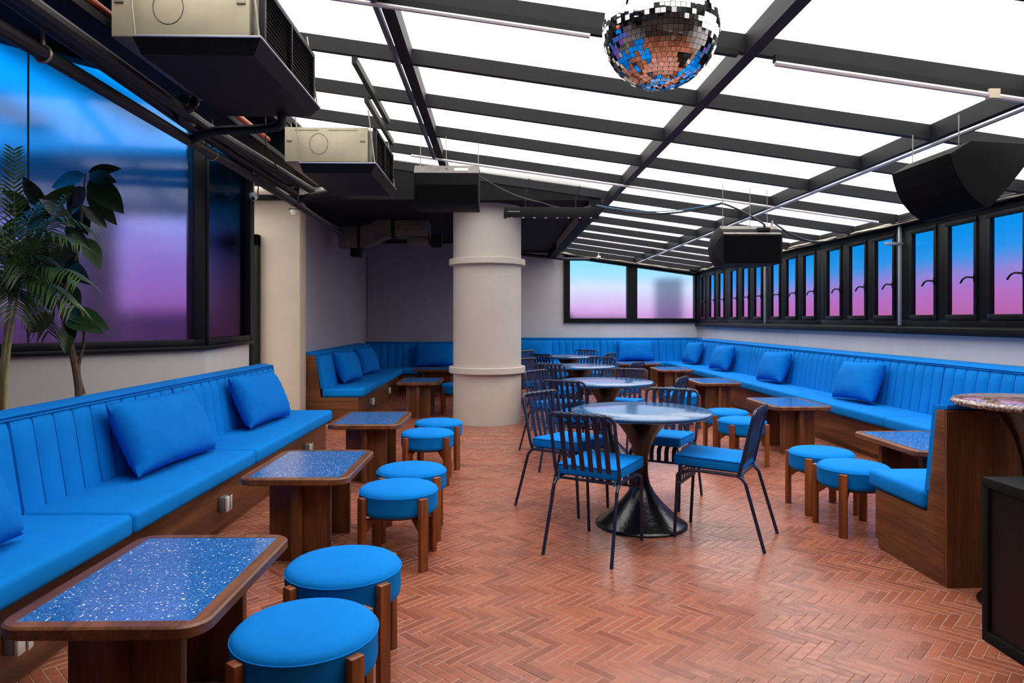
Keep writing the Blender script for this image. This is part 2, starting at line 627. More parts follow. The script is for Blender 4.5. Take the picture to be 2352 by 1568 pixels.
def handle_mesh():
    h = MB()
    pts = fillet([(0, 0.0, 0), (-0.035, 0.0, 0), (-0.04, 0.05, 0.008), (-0.04, 0.10, -0.008), (-0.04, 0.135, -0.045)], 0.02, 3)
    h.tube(pts, 0.0085, 6)
    h.box(-0.006, -0.014, -0.035, 0.002, 0.014, 0.035)
    return h.mesh('handle', 'window_frame')
HM = handle_mesh()
for bi, bay in enumerate(bays):
    nwin += 1
    a, b = edges[bi]
    fr = MB()
    fr.box(XW - 0.045, b, 1.245, XW - 0.012, a, GZ0 - 0.05)
    fr.box(XW - 0.045, b, GZ1 + 0.045, XW - 0.012, a, 2.34)
    ys = [a] + [v for p in bay for v in p] + [b]
    for k in range(0, 8, 2):
        y1, y0 = ys[k], ys[k + 1]
        y1i = y1 - (0.04 if k > 0 else 0.0)
        y0i = y0 + (0.04 if k < 6 else 0.0)
        if y1i > y0i:
            fr.box(XW - 0.045, y0i, GZ0 - 0.05, XW - 0.012, y1i, GZ1 + 0.045)
    wf = struct(fr.build('window_%d' % nwin, 'window_frame', bevel=0.003), 'black casement window bay with three blue and pink filmed panes')
    for k, (y1, y0) in enumerate(bay):
        sash = MB()
        A, B, C0, C1 = y0 - 0.04, y1 + 0.04, GZ0 - 0.05, GZ1 + 0.045
        for q in ((A, C0, B, GZ0), (A, GZ1, B, C1), (A, GZ0, y0, GZ1), (y1, GZ0, B, GZ1)):
            sash.box(XW - 0.058, q[0], q[1], XW - 0.014, q[2], q[3])
        so = sash.build('sash', 'window_frame', wf, bevel=0.004)
        MB().box(XW - 0.034, y0 - 0.005, GZ0 - 0.005, XW - 0.028, y1 + 0.005, GZ1 + 0.005).build('pane', 'film_side', so)
        link('handle', HM, so, (XW - 0.058, y0 - 0.02, 1.70))

struct(MB().box(XW - 0.06, 14.56, 1.24, XW + 0.1, YB + 0.02, 2.4).build('trim_3', 'window_frame'), 'black corner post between the end window and the casements')
# ---- end wall with the two big panes (Y = YB)
wb = MB()
wb.box(0.0, YB, 0, XW + 0.2, YB + 0.18, 1.24)
wb.box(0.0, YB, 1.24, 1.46, YB + 0.18, 3.1)
struct(wb.build('wall_back', 'plaster_white'), 'white end wall beyond the round tables')
XL0, XL1, XR0, XR1 = 1.59, 2.83, 3.05, 4.30
def ztop(x):
    return zr(x) - 0.045
def slope_bar(mb, x0, x1, lo, hi, y0, y1):
    """sloped bar between two lines given as functions of x"""
    vs = [(x0, y0, lo(x0)), (x1, y0, lo(x1)), (x1, y1, lo(x1)), (x0, y1, lo(x0)), (x0, y0, hi(x0)), (x1, y0, hi(x1)), (x1, y1, hi(x1)), (x0, y1, hi(x0))]
    mb.add(vs, [(0, 3, 2, 1), (4, 5, 6, 7), (0, 1, 5, 4), (1, 2, 6, 5), (2, 3, 7, 6), (3, 0, 4, 7)])
gt = lambda x: ztop(x) - 0.05
fr = MB()
y0, y1 = YB - 0.05, YB + 0.1
fr.box(1.46, y0, 1.24, XW, y1, 1.34)
slope_bar(fr, 1.46, XW, gt, lambda x: zr(x) + 0.09, y0, y1)
for xa, xb in ((1.46, XL0), (XL1, XR0), (XR1, XW)):
    slope_bar(fr, xa, xb, lambda x: 1.34, gt, y0, y1)
nwin += 1
we = struct(fr.build('window_%d' % nwin, 'window_frame', bevel=0.0), 'black framed end window with two pale blue and lilac panes')
for xa, xb in ((XL0, XL1), (XR0, XR1)):
    g = MB()
    slope_bar(g, xa - 0.004, xb + 0.004, lambda x: 1.335, lambda x: gt(x) + 0.004, YB + 0.02, YB + 0.03)
    g.build('pane', 'film_end', we)

# ---- alcove walls
wa = MB()
wa.box(XA - 0.2, YA, 0, 0.0, YA + 0.2, 3.0)
wa.box(-0.12, YA, 0, 0.0, YB + 0.1, 3.0)
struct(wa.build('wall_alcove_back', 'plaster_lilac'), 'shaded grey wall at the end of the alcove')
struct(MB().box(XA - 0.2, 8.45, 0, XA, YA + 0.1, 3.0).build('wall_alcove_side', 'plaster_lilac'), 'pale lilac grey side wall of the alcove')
struct(MB().box(-3.6, 8.35, 0, -2.385, 8.62, 3.0).build('wall_pier', 'plaster_beige', bevel=0.01), 'beige plaster pier beside the black door jamb')
dj = MB()
dj.box(-3.02, 8.24, 0, -2.86, 8.36, 2.34)
dj.box(-3.6, 8.24, 2.2, -2.86, 8.36, 2.34)
struct(dj.build('door_1', 'black_paint', bevel=0.008), 'black door frame against the beige pier')

# ---- column with two collars
cl = MB().lathe([(0.44, 0.0), (0.44, 2.92)], 64).build('column', 'plaster_column', loc=(-0.118, 8.86, 0))
struct(cl, 'thick round plastered column with two raised collars')
for z in (2.01, 0.635):
    MB().lathe([(0.43, z), (0.488, z), (0.494, z + 0.006), (0.494, z + 0.074), (0.488, z + 0.08), (0.43, z + 0.08)], 64).build('collar', 'plaster_column', cl)

# ---- faceted window wall on the plant side
P0 = Vector((-4.75, 2.91, 0))
P1 = Vector((-2.442, 5.748, 0))
P2 = Vector((-2.603, 7.262, 0))
def wall_frame(a, b):
    d = (b - a)
    L = d.length
    d.normalize()
    n = Vector((d.y, -d.x, 0))        # towards the room
    return Matrix(((d.x, -n.x, 0, a.x), (d.y, -n.y, 0, a.y), (0, 0, 1, 0), (0, 0, 0, 1))), L
m1, L1 = wall_frame(P0, P1)
m2, L2 = wall_frame(P1, P2)
wl_ = MB()
wl_.box(-0.3, 0.0, 0, L1 + 0.02, 0.16, 1.08, m1)
wl_.box(0.0, 0.0, 0, L2, 0.16, 1.08, m2)
struct(wl_.build('wall_left', 'plaster_white'), 'low white wall under the tall blue and purple windows')
def big_window(mt, L, x0, seam, fm='film_left'):
    global nwin
    nwin += 1
    f = MB()
    f.box(-0.02 if x0 else -0.3, -0.05, 1.066, L + 0.02, 0.1, 1.10, mt)
    f.box(x0, -0.03, 1.10, L, 0.1, 1.155, mt)
    f.box(x0, -0.03, 3.2, L, 0.1, 3.45, mt)
    f.box(L - 0.095, -0.03, 1.10, L + 0.005, 0.1, 3.3, mt)
    f.box(x0, -0.03, 1.10, x0 + 0.06, 0.1, 3.3, mt)
    o = struct(f.build('window_%d' % nwin, 'window_frame', bevel=0.004))
    for q in seam:
        MB().box(q - 0.004, 0.012, 1.15, q + 0.004, 0.032, 3.2, mt).build('seam_strip', 'window_frame', o)
    xs = [x0 + 0.06] + seam + [L - 0.095]
    for a, b in zip(xs[:-1], xs[1:]):
        MB().box(a + 0.002, 0.02, 1.15, b - 0.002, 0.03, 3.21, mt).build('pane', fm, o)
    return o
big_window(m1, L1, 0.0, [1.2, 2.42])['label'] = 'large plant side window fading from blue to purple'
big_window(m2, L2, 0.005, [], 'film_corner')['label'] = 'narrow dark blue to purple window next to the door'
struct(MB().prism([(-2.6, 7.24), (-2.72, 7.26), (-2.74, 7.4), (-2.6, 7.4)], 0, 3.3, 2).build('trim_2', 'window_frame', bevel=0.004), 'black corner post at the end of the plant side windows')

rw = MB()
rw.box(-4.9, -3.7, 0, -4.74, 2.95, 3.3)
struct(rw.build('wall_left_rear', 'plaster_white'), 'white wall behind the viewer on the plant side')
struct(MB().box(-4.9, -3.9, 0, XW + 0.2, -3.7, 3.7).build('wall_front', 'plaster_beige'), 'beige wall behind the viewer')

# ---- sloping roof: rafters along the room, purlins across it, translucent sheets above
XB_, XC_, XA_ = 1.39, 3.0, -0.60
raf = [XA_, XB_, XC_]
LX = -2.1
ceil = link('ceiling', None)
struct(ceil, 'sloping translucent roof on black steel rafters and purlins')
Y0R, DYR = 2.77 - 0.91 * 7, 0.91
ysr = [Y0R + DYR * k for k in range(21)]
for x in raf + [LX, XW + 0.02]:
    f = MB()
    z = zr(x)
    hw = 0.036
    a, b = -3.7, YB
    vs = []
    f.box(x - hw, a, z - 0.004 if x not in (LX,) else z - 0.05, x + hw, b, z + 0.108)
    f.build('rafter', 'steel_paint' if x != LX else 'black_paint', ceil)
cuts = [LX] + raf + [XW]
for y in ysr:
    for a, b in zip(cuts[:-1], cuts[1:]):
        if y > 8.3 and b <= 1.2:
            continue
        a2, b2 = a + 0.036, b - 0.036
        if y > 8.3 and a == XA_:
            a2 = 1.27
        p = MB()
        slope_bar(p, a2, b2, zr, lambda x: zr(x) + 0.1, y, y + 0.045)
        p.build('purlin', 'steel_paint', ceil)
for k in range(5, len(ysr) - 1):
    for a, b in zip(cuts[:-1], cuts[1:]):
        if ysr[k] > 8.1 and b <= 1.2:
            continue
        a3 = 1.14 if (ysr[k] > 8.1 and a == XA_) else a
        p = MB()
        slope_bar(p, a3, b, lambda x: zr(x) + 0.102, lambda x: zr(x) + 0.112, ysr[k] + 0.01, ysr[k + 1] + 0.01)
        p.build('roof_pane', 'roof_sheet', ceil)
# ---- dark slab over the alcove
sl = MB()
sl.box(-3.7, 8.24, 2.76, 1.12, YB + 0.2, 3.3)
so = struct(sl.build('ceiling_slab', 'slab_black'), 'black painted slab ceiling over the alcove')
MB().box(1.12, 8.25, 2.64, 1.27, YB, 2.98).build('edge_beam', 'slab_black', so)
MB().box(1.112, 9.3, 2.645, 1.12, 12.6, 2.76).build('beam_face', 'plaster_beige', so)
struct(MB().box(-4.85, -3.75, 2.55, XW + 0.1, ysr[5] + 0.005, 2.57).build('ceiling_added', 'slab_black'), 'unseen black flat ceiling added over and behind the viewer')  # unseen; added and brought forward so the mirror ball reflects dark
struct(MB().box(-4.85, ysr[5] - 0.02, 2.57, XW + 0.1, ysr[5] + 0.005, 3.6).build('trim_4', 'slab_black'), 'unseen black fascia above the added flat ceiling')
# ---- soffit beyond the roof edge on the plant side
sf = MB()
sf.prism([(-2.05, -3.7), (-2.05, 8.3), (-2.75, 8.3), (-2.75, 7.3), (-2.55, 5.75), (-4.85, 2.93), (-4.85, -3.7)], 3.25, 3.4, 2)
sf.box(-2.75, 6.9, 2.9, -2.05, 8.3, 3.3)
struct(sf.build('ceiling_soffit', 'slab_black'), 'black soffit above the plant side windows')

# ================================================================== BANQUETTES
# local frame: +x towards the room, y along the bench, x = 0 at the face of the wooden base
ZS0, ZS1 = 0.335, 0.44
def chan_panel(y0, y1, hb, nch):
    """stitched backrest section: vertical channels swelling between seams"""
    def fn(u, v):
        y = y0 + (y1 - y0) * u
        c = (u * nch) % 1.0 if u < 1 else 1.0
        bul = 0.019 * (1 - abs(2 * c - 1) ** 3)
        vv = v
        if v < 0.88:
            k = v / 0.88
            z = ZS1 - 0.01 + (hb - 0.035 - ZS1 + 0.01) * k
            x = -0.44 - 0.065 * k + bul * min(1, (1 - k) * 7 + 0.25)
        else:
            k = (v - 0.88) / 0.12
            z = hb - 0.035 + 0.035 * math.sin(k * math.pi / 2)
            x = -0.505 + bul * 0.25 - 0.05 * (1 - math.cos(k * math.pi / 2))
        return (x, y, z)
    return MB().grid(fn, nch * 8, 14)
def bench(label, loc, rz, y0, y1, seams, depth=0.62, hb=0.87, hrear=None, end0=True, end1=True, wood_axis='walnut_y', group='blue banquettes around the room', sockets=(), chan=0.145):
    hrear = hrear or hb + 0.012
    b = thing('banquette', label, 'bench', loc, rz, group)
    base = MB()
    base.prism([(-0.03, 0.0), (-0.03, 0.05), (0.0, 0.05), (0.0, ZS0), (-depth, ZS0), (-depth, 0.0)][::-1], y0, y1, 1)
    bo = base.build('base', 'walnut_y', b, bevel=0.003)
    sh = MB()
    sh.prism([(-0.475, ZS0 + 0.002), (-depth, ZS0 + 0.002), (-depth, hrear - 0.015), (-0.545, hb - 0.02)], y0, y1, 1)
    sh.build('back_shell', 'walnut_y', b, bevel=0.003)
    cuts = [y0] + list(seams) + [y1]
    for a, c in zip(cuts[:-1], cuts[1:]):
        e0 = 0.03 if a == y0 and end0 else 0.0
        e1 = 0.03 if c == y1 and end1 else 0.0
        s = MB().box(-0.46, a + 0.003 - e0, ZS0 + 0.001, 0.065, c - 0.003 + e1, ZS1)
        so = s.build('seat_cushion', 'blue_fabric', b, bevel=0.028, seg=4)
        n = max(2, round((c - a) / chan))
        bp = chan_panel(a + 0.004, c - 0.004, hb, n).build('backrest_panel', 'blue_fabric', b, smooth=50)
        sm = MB()
        for q in range(n + 1):
            ye = a + 0.004 + (c - a - 0.008) * q / n
            sm.tube([(-0.4385, ye, ZS1), (-0.5035, ye, hb - 0.035), (-0.512, ye, hb - 0.015)], 0.0022 if 0 < q < n else 0.004, 4)
        sm.build('seam_stitching', 'blue_seam', bp)
    # end faces of the upholstery and the flat pad along the top
    tp = MB()
    tp.prism([(-0.50, hb - 0.012), (-0.512, hb + 0.006), (-0.53, hb + 0.012), (-depth, hrear + 0.012), (-depth, hrear - 0.014), (-0.545, hb - 0.014)], y0, y1, 1)
    tp.build('top_pad', 'blue_fabric', b, bevel=0.004)
    MB().tube([(-0.503, y0, hb + 0.004), (-0.503, y1, hb + 0.004)], 0.004, 6).build('piping', 'blue_seam', b)
    for flag, y, s in ((end0, y0, -1), (end1, y1, 1)):
        if flag:
            ya, yb = sorted((y, y + 0.014 * s))
            MB().prism([(-0.03, 0.0), (-0.03, 0.05), (0.0, 0.05), (0.0, ZS0 - 0.002), (-0.474, ZS0 - 0.002), (-0.548, hb - 0.012), (-depth, hrear - 0.012), (-depth, 0.0)][::-1], ya, yb, 1).build('end_panel', 'walnut_x', b, bevel=0.002)
            MB().prism([(-0.44, ZS1), (-0.476, ZS1), (-0.546, hb - 0.01), (-0.505, hb - 0.01)], y - 0.004, y + 0.004, 1).build('backrest_end', 'blue_fabric', b)
    for y in sockets:
        sk = MB().box(0.0, y - 0.04, 0.146, 0.04, y + 0.04, 0.236).build('socket', 'grey_plastic', b, bevel=0.008)
        MB().box(0.0405, y - 0.040, 0.146, 0.056, y + 0.002, 0.236).build('face_plate', 'white_plastic', sk, bevel=0.005)
        lid = MB().box(0.0, 0.0, 0.0, 0.006, 0.044, 0.088)
        lid.build('cover_flap', 'white_plastic', sk, bevel=0.0025, loc=(0.058, y + 0.003, 0.147), rot=(0, 0, R(16)))
    return b
RL = -math.atan(0.0143)
BX0 = -1.751
bench('long blue banquette with wooden base beside the plants, nearest the viewer', (BX0, 0, 0), RL, 0.1, 6.66, [1.62, 3.14, 4.66], sockets=(2.45, 4.23, 6.0))
bench('blue banquette along the lilac alcove wall, behind the beige pier', (-1.74, 0, 0), 0, 8.68, 12.255, [9.9, 11.1], depth=0.725, hb=0.872, end1=False, sockets=(9.45, 10.9))
bench('dark shaded blue banquette on the alcove end wall, behind the column', (0, 12.33, 0), R(-90), -2.46, -0.02, [-1.2], depth=0.66, hb=0.872, end0=False, end1=False)
bench('blue banquette under the end window, behind the round tables', (0, 13.94, 0), R(-90), 0.02, XW - 0.01, [1.02, 2.2, 3.45], depth=0.80, hb=0.905, hrear=0.915, end0=False, end1=False)
bench('long blue banquette under the casement windows', (3.56, 0, 0), R(180), -13.85, -3.33, [-12.3, -10.75, -9.2, -7.65, -6.1, -4.55], depth=0.83, hb=0.905, hrear=0.915, end0=False, end1=False)
bi = bench('short blue banquette end, wooden back turned to us beside the black cabinet', (0, 3.93, 0), R(90), -3.46, -2.224, [], depth=0.612, hb=0.875, end0=False)

MB().box(-0.630, -3.46, 0.0, -0.6125, -2.21, 0.868).build('rear_panel', 'walnut_z', bi, bevel=0.002)

# ================================================================== PILLOWS
def pillow_mesh(w, h, t, seed):
    rg = random.Random(seed)
    ph = [rg.uniform(0, 6.3) for _ in range(8)]
    def side(sgn):
        def fn(u, v):
            a, b = 2 * u - 1, 2 * v - 1
            th = max(0.0, (1 - abs(a) ** 2.6) * (1 - abs(b) ** 2.6)) ** 0.42
            x = w / 2 * a * (1 - 0.05 * (1 - b * b) * abs(a) ** 2)
            y = h / 2 * b * (1 - 0.07 * (1 - a * a) * abs(b) ** 2)
            wr = 0.0022 * th * (math.sin(7 * a + 5 * b + ph[0]) + math.sin(5 * b - 4 * a + ph[1]) * 0.8)
            edge = 0.008 * math.sin(26 * a + ph[2]) * abs(b) ** 5 + 0.008 * math.sin(22 * b + ph[3]) * abs(a) ** 5
            z = sgn * (t / 2 * th + wr + edge * th ** 0.5)
            return (x, y, z) if sgn > 0 else (x, y, z)
        return fn
    m = MB()
    m.grid(side(1), 26, 20)
    k = len(m.f)
    m.grid(side(-1), 26, 20)
    m.f = m.f[:k] + [tuple(reversed(f)) for f in m.f[k:]]
    return m.mesh('pillow', 'blue_pillow', smooth=70, weld=True)
PM = [pillow_mesh(0.78, 0.44, 0.22, s) for s in range(4)]
def pillow(label, loc, face, lean, roll, mi, group, sw=1.0):
    """face: heading the broad side looks towards (deg from +x); lean back; roll in its plane"""
    o = link('throw_pillow', PM[mi])
    n = Vector((math.cos(R(face)), math.sin(R(face)), 0))
    side = Vector((-n.y, n.x, 0))
    up = Vector((0, 0, 1)) * math.cos(R(lean)) - n * math.sin(R(lean))
    nz = n * math.cos(R(lean)) + Vector((0, 0, 1)) * math.sin(R(lean))
    s2 = side * math.cos(R(roll)) + up * math.sin(R(roll))
    u2 = up * math.cos(R(roll)) - side * math.sin(R(roll))
    o.matrix_world = Matrix.Translation(loc) @ Matrix(((s2.x * sw, u2.x, nz.x, 0), (s2.y * sw, u2.y, nz.y, 0), (s2.z * sw, u2.z, nz.z, 0), (0, 0, 0, 1)))
    return tag(o, label, 'pillow', group)
G = 'blue throw pillows on the banquettes'
pillow('blue pillow cut off by the frame edge, on the banquette nearest us', (-1.96, 2.36, 0.655), 0, 24, 2, 0, G)
pillow('large crisp blue pillow in the middle of the banquette by the plants', (-2.0, 4.19, 0.658), -3, 25, -1, 1, G, 1.15)
pillow('blue pillow at the far end of the banquette by the plants', (-1.985, 5.82, 0.658), -3, 24, -1, 2, G, 1.1)
pillow('blue pillow on the alcove side banquette, closer to the wooden end', (-2.06, 9.55, 0.665), -14, 20, 0, 3, G, 0.72)
pillow('blue pillow on the alcove side banquette, closer to the corner', (-2.06, 10.95, 0.665), -14, 20, 0, 0, G, 0.72)
pillow('dark blue pillow on the alcove end wall, partly behind the column', (-1.12, 12.66, 0.665), -90, 20, 1, 1, G)
pillow('blue pillow on the end banquette just beside the column', (0.80, 14.27, 0.67), -90, 18, 0, 2, G)
pillow('blue pillow on the end banquette under the end window', (2.92, 14.27, 0.67), -90, 18, 0, 3, G)
pillow('blue pillow nearest us on the window banquette', (3.86, 7.2, 0.665), 184, 22, 2, 0, G, 0.9)
pillow('second nearest blue pillow on the window banquette', (3.86, 9.42, 0.665), 184, 22, 2, 1, G, 0.9)
pillow('third nearest blue pillow on the window banquette', (3.86, 11.6, 0.665), 184, 22, 2, 2, G, 0.9)
pillow('farthest blue pillow on the window banquette, in the corner', (3.86, 13.35, 0.665), 184, 22, 2, 3, G, 0.9)

# ================================================================== LOW TERRAZZO TABLES
def make_low_table():
    W, L, Hh = 0.58, 0.81, 0.48
    t = thing('low_table', '', 'table')
    ring_o = rrect(-W / 2, -L / 2, W / 2, L / 2, 0.075, 7)
    ring_i = [(x, y) for x, y in rrect(-W / 2 + 0.046, -L / 2 + 0.042, W / 2 - 0.046, L / 2 - 0.042, 0.004, 7)]
    n = len(ring_o)
    m = MB()
    z0, z1 = Hh - 0.038, Hh
    e = 0.006
    rings = [[(x, y, z0 + e) for x, y in ring_o], [(x, y, z1 - e) for x, y in ring_o],
             [(x * (1 - 2 * e / W), y * (1 - 2 * e / L), z1) for x, y in ring_o], [(x, y, z1) for x, y in ring_i], [(x, y, z1 - 0.008) for x, y in ring_i]]
    low = [(x * (1 - 2 * e / W), y * (1 - 2 * e / L), z0) for x, y in ring_o]
    rings = [low] + rings
    vs = [p for r in rings for p in r]
    fs = []
    for i in range(len(rings) - 1):
        for k in range(n):
            fs.append((i * n + k, i * n + (k + 1) % n, (i + 1) * n + (k + 1) % n, (i + 1) * n + k))
    fs.append(tuple(range(n - 1, -1, -1)))
    fs.append(tuple((len(rings) - 1) * n + k for k in range(n)))
    m.add(vs, fs)
    top = m.build('table_edge', 'walnut_y', t, smooth=30)
    MB().prism(ring_i, z1 - 0.007, z1 - 0.001, 2).build('terrazzo_inlay', 'terrazzo', t, smooth=0)
    for s in (-1, 1):
        p = MB().box(-0.165, s * 0.24 - 0.02, 0.0, 0.165, s * 0.24 + 0.02, z0).build('leg_panel', 'walnut_z', t, bevel=0.003)
        a, b = sorted((s * 0.26, s * 0.345))
        MB().box(-0.022, a, 0.0, 0.022, b, z0).build('leg_fin', 'walnut_z', t, bevel=0.003)
    MB().box(-0.02, -0.22, z0 - 0.10, 0.02, 0.22, z0).build('stretcher', 'walnut_y', t)
    return t
LT = make_low_table()
tabs = [('low blue terrazzo table nearest us, beside the banquette by the plants', -1.09, 2.29, -0.008),
        ('second low terrazzo table along the banquette by the plants', -1.073, 4.02, -0.01),
        ('third low terrazzo table, past the end of the banquette by the plants', -1.06, 5.855, -0.012),
        ('low terrazzo table standing in the alcove before its side banquette', -1.045, 9.47, -0.01),
        ('low terrazzo table deep in the alcove shade, before its end banquette', -1.0, 11.75, 1.5708),
        ('low terrazzo table half hidden behind the short wooden banquette end', 2.965, 4.68, 0.0),
        ('low terrazzo table by the window banquette, next to the nearest pair of stools there', 2.955, 6.88, 0.0),
        ('middle low terrazzo table of those along the window banquette', 2.96, 9.30, 0.0),
        ('farthest low terrazzo table along the window banquette', 2.98, 11.6, 0.0),
        ('low terrazzo table seen edge on before the end banquette', 2.72, 13.1, 1.5708)]
for k, (lab, x, y, rz) in enumerate(tabs):
    o = LT if k == 0 else copy_tree(LT)
    o.location = (x, y, 0)
    o.rotation_euler = (0, 0, rz)
    tag(o, lab, 'table', 'low wooden tables with blue terrazzo tops')

# ================================================================== ROUND STOOLS
def make_stool():
    t = thing('stool', '', 'stool')
    r = 0.213
    prof = [(0.17, 0.278), (0.203, 0.283), (0.210, 0.292), (0.2125, 0.31), (0.2125, 0.375), (0.2145, 0.383), (0.2125, 0.389), (0.208, 0.397), (0.195, 0.407), (0.16, 0.415), (0.1, 0.419), (0.02, 0.42)]
    MB().lathe(prof, 48).build('seat_cushion', 'blue_fabric', t, smooth=60)
    MB().tube([(0.2135 * math.cos(2 * math.pi * k / 48), 0.2135 * math.sin(2 * math.pi * k / 48), 0.386) for k in range(48)], 0.0028, 5, closed=True).build('piping', 'blue_fabric', t)
    MB().lathe([(0.17, 0.266), (0.18, 0.268), (0.18, 0.279), (0.17, 0.2795)], 32).build('seat_board', 'walnut_x', t)
    for k in range(4):
        a = R(45 + 90 * k)
        mt = Matrix.Rotation(a, 4, 'Z')
        l = MB().box(0.214, -0.023, 0.0, 0.243, 0.023, 0.380, mt).build('leg', 'teak_z', t, bevel=0.0025)
        MB().prism([(0.214, 0.262), (0.214, 0.20), (0.203, 0.20), (0.14, 0.255), (0.14, 0.262)], -0.013, 0.013, 1, mt).build('bracket', 'teak_z', l)
    return t
ST = make_stool()
stools = [('blue round stool nearest us, cut by the bottom of the frame', -0.571, 2.06, 0.10),
          ('blue round stool right behind the nearest one, beside the first low table', -0.574, 2.585, 0.07),
          ('front blue stool of the pair by the second low table', -0.535, 3.755, -0.06),
          ('rear blue stool of the pair by the second low table', -0.522, 4.225, 0.04),
          ('front blue stool of the pair by the third low table, before the column', -0.561, 5.584, 0.02),
          ('rear blue stool of the pair by the third low table, just before the column', -0.518, 6.144, 0.08),
          ('blue stool in the alcove, half hidden by the column', -0.585, 9.66, 0.0),
          ('blue stool standing closest to the short wooden banquette end', 2.25, 4.25, 0.05),
          ('blue stool just behind the one at the short wooden banquette end', 2.265, 4.71, 0.0),
          ('front blue stool of the pair behind the nearest round table', 2.249, 6.20, 0.06),
          ('rear blue stool of the pair behind the nearest round table', 2.301, 6.78, 0.0),
          ('front blue stool of the pair behind the second round table', 2.287, 8.35, 0.0),
          ('rear blue stool of the pair behind the second round table', 2.37, 8.95, 0.05)]
for k, (lab, x, y, rz) in enumerate(stools):
    o = ST if k == 0 else copy_tree(ST)
    o.location = (x, y, 0)
    o.rotation_euler = (0, 0, rz)
    tag(o, lab, 'stool', 'round blue stools with wooden legs')

# ================================================================== ROUND TABLES
def make_round_table():
    t = thing('round_table', '', 'table')
    MB().lathe([(0.40, 0.704), (0.43, 0.706), (0.445, 0.712), (0.452, 0.720), (0.452, 0.726), (0.448, 0.732), (0.44, 0.735), (0.2, 0.7355)], 72).build('tabletop', 'lacquer', t, smooth=50)
    ped = [(0.285, 0.0), (0.293, 0.004), (0.293, 0.010), (0.275, 0.022), (0.235, 0.050), (0.185, 0.095), (0.130, 0.150), (0.085, 0.205), (0.056, 0.260), (0.045, 0.310), (0.042, 0.38), (0.046, 0.44), (0.064, 0.51), (0.094, 0.57), (0.135, 0.63), (0.18, 0.68), (0.205, 0.704)]
    MB().lathe(ped, 48).build('pedestal', 'cast_iron', t, smooth=60)
    return t
RT = make_round_table()
TP = [(0.936, 4.39), (1.037, 6.458), (1.053, 8.628), (1.154, 10.876)]
ORD = ['nearest', 'second', 'third', 'farthest']
for k, (x, y) in enumerate(TP):
    o = RT if k == 0 else copy_tree(RT)
    o.location = (x, y, 0)
    o.rotation_euler = (0, 0, 0.4 * k)
    tag(o, '%s of the four round blue-topped tables on black trumpet pedestals' % ORD[k], 'table', 'round pedestal tables down the middle')

# ================================================================== SLATTED CHAIRS
def make_chair():
    t = thing('slatted_chair', '', 'chair')
    TR = 0.0102
    for s in (-1, 1):
        # front leg, bend and side rail run on; rear leg drops from the rail end
        MB().tube([(s * 0.1735, 0.256, 0.0), (s * 0.177, 0.236, 0.385)], TR, 8).build('leg', 'navy_metal', t)
        MB().tube(fillet([(s * 0.177, 0.236, 0.385), (s * 0.1775, 0.146, 0.418), (s * 0.19, -0.132, 0.415), (s * 0.193, -0.165, 0.375)], 0.03, 4), TR, 8).build('side_rail', 'navy_metal', t)
        MB().tube([(s * 0.193, -0.165, 0.375), (s * 0.2075, -0.272, 0.0)], TR, 8).build('leg', 'navy_metal', t)
    MB().tube(fillet([(-0.19, -0.128, 0.415), (-0.198, -0.14, 0.46), (-0.197, -0.215, 0.79), (0.197, -0.215, 0.79), (0.198, -0.14, 0.46), (0.19, -0.128, 0.415)], 0.045, 5), TR, 8).build('back_frame', 'navy_metal', t)
    MB().tube([(-0.19, -0.132, 0.412), (0.19, -0.132, 0.412)], 0.008, 6).build('crossbar', 'navy_metal', t)
    MB().box(-0.174, 0.222, 0.318, 0.174, 0.236, 0.332).build('crossbar', 'navy_metal', t)
    path = [(-0.2265, 0.765), (-0.2275, 0.79), (-0.222, 0.8005), (-0.2105, 0.8005), (-0.2035, 0.792), (-0.2035, 0.765), (-0.132, 0.445), (-0.118, 0.428), (-0.09, 0.424), (0.19, 0.428), (0.215, 0.418), (0.228, 0.395), (0.230, 0.325)]
    for k in range(6):
        x = -0.1325 + 0.053 * k
        m = MB()
        th = 0.0018
        vs = []
        fs = []
        N = len(path)
        for i, (y, z) in enumerate(path):
            y0, z0 = path[max(0, i - 1)]
            y1, z1 = path[min(N - 1, i + 1)]
            d = Vector((y1 - y0, z1 - z0)).normalized()
            nn = Vector((-d.y, d.x)) * th
            for sx in (-0.0148, 0.0148):
                vs.append((x + sx, y + nn.x, z + nn.y))
            for sx in (0.0148, -0.0148):
                vs.append((x + sx, y - nn.x, z - nn.y))
        for i in range(N - 1):
            for q in range(4):
                fs.append((i * 4 + q, i * 4 + (q + 1) % 4, (i + 1) * 4 + (q + 1) % 4, (i + 1) * 4 + q))
        fs += [(3, 2, 1, 0), ((N - 1) * 4, (N - 1) * 4 + 1, (N - 1) * 4 + 2, (N - 1) * 4 + 3)]
        m.add(vs, fs)
        m.build('slat', 'navy_metal', t, smooth=25)
    mt = Matrix.Translation((0, 0.05, 0.463)) @ Matrix.Rotation(R(1.5), 4, 'X')
    c = MB().box(-0.187, -0.188, -0.030, 0.187, 0.210, 0.038, mt).build('seat_cushion', 'blue_fabric', t, bevel=0.016, seg=3)
    for z in (-0.020, 0.030):
        ring = [mt @ Vector((x, y, z)) for x, y in rrect(-0.187, -0.188, 0.187, 0.205, 0.016, 3)]
        MB().tube(ring, 0.0026, 5, closed=True).build('piping', 'blue_seam', c)
    for s in (-1, 1):
        MB().tube([(s * 0.16, -0.125, 0.44), (s * 0.178, -0.138, 0.43), (s * 0.172, -0.148, 0.412), (s * 0.165, -0.146, 0.402)], 0.004, 5).build('tie', 'blue_fabric', c)
    return t
CH = make_chair()
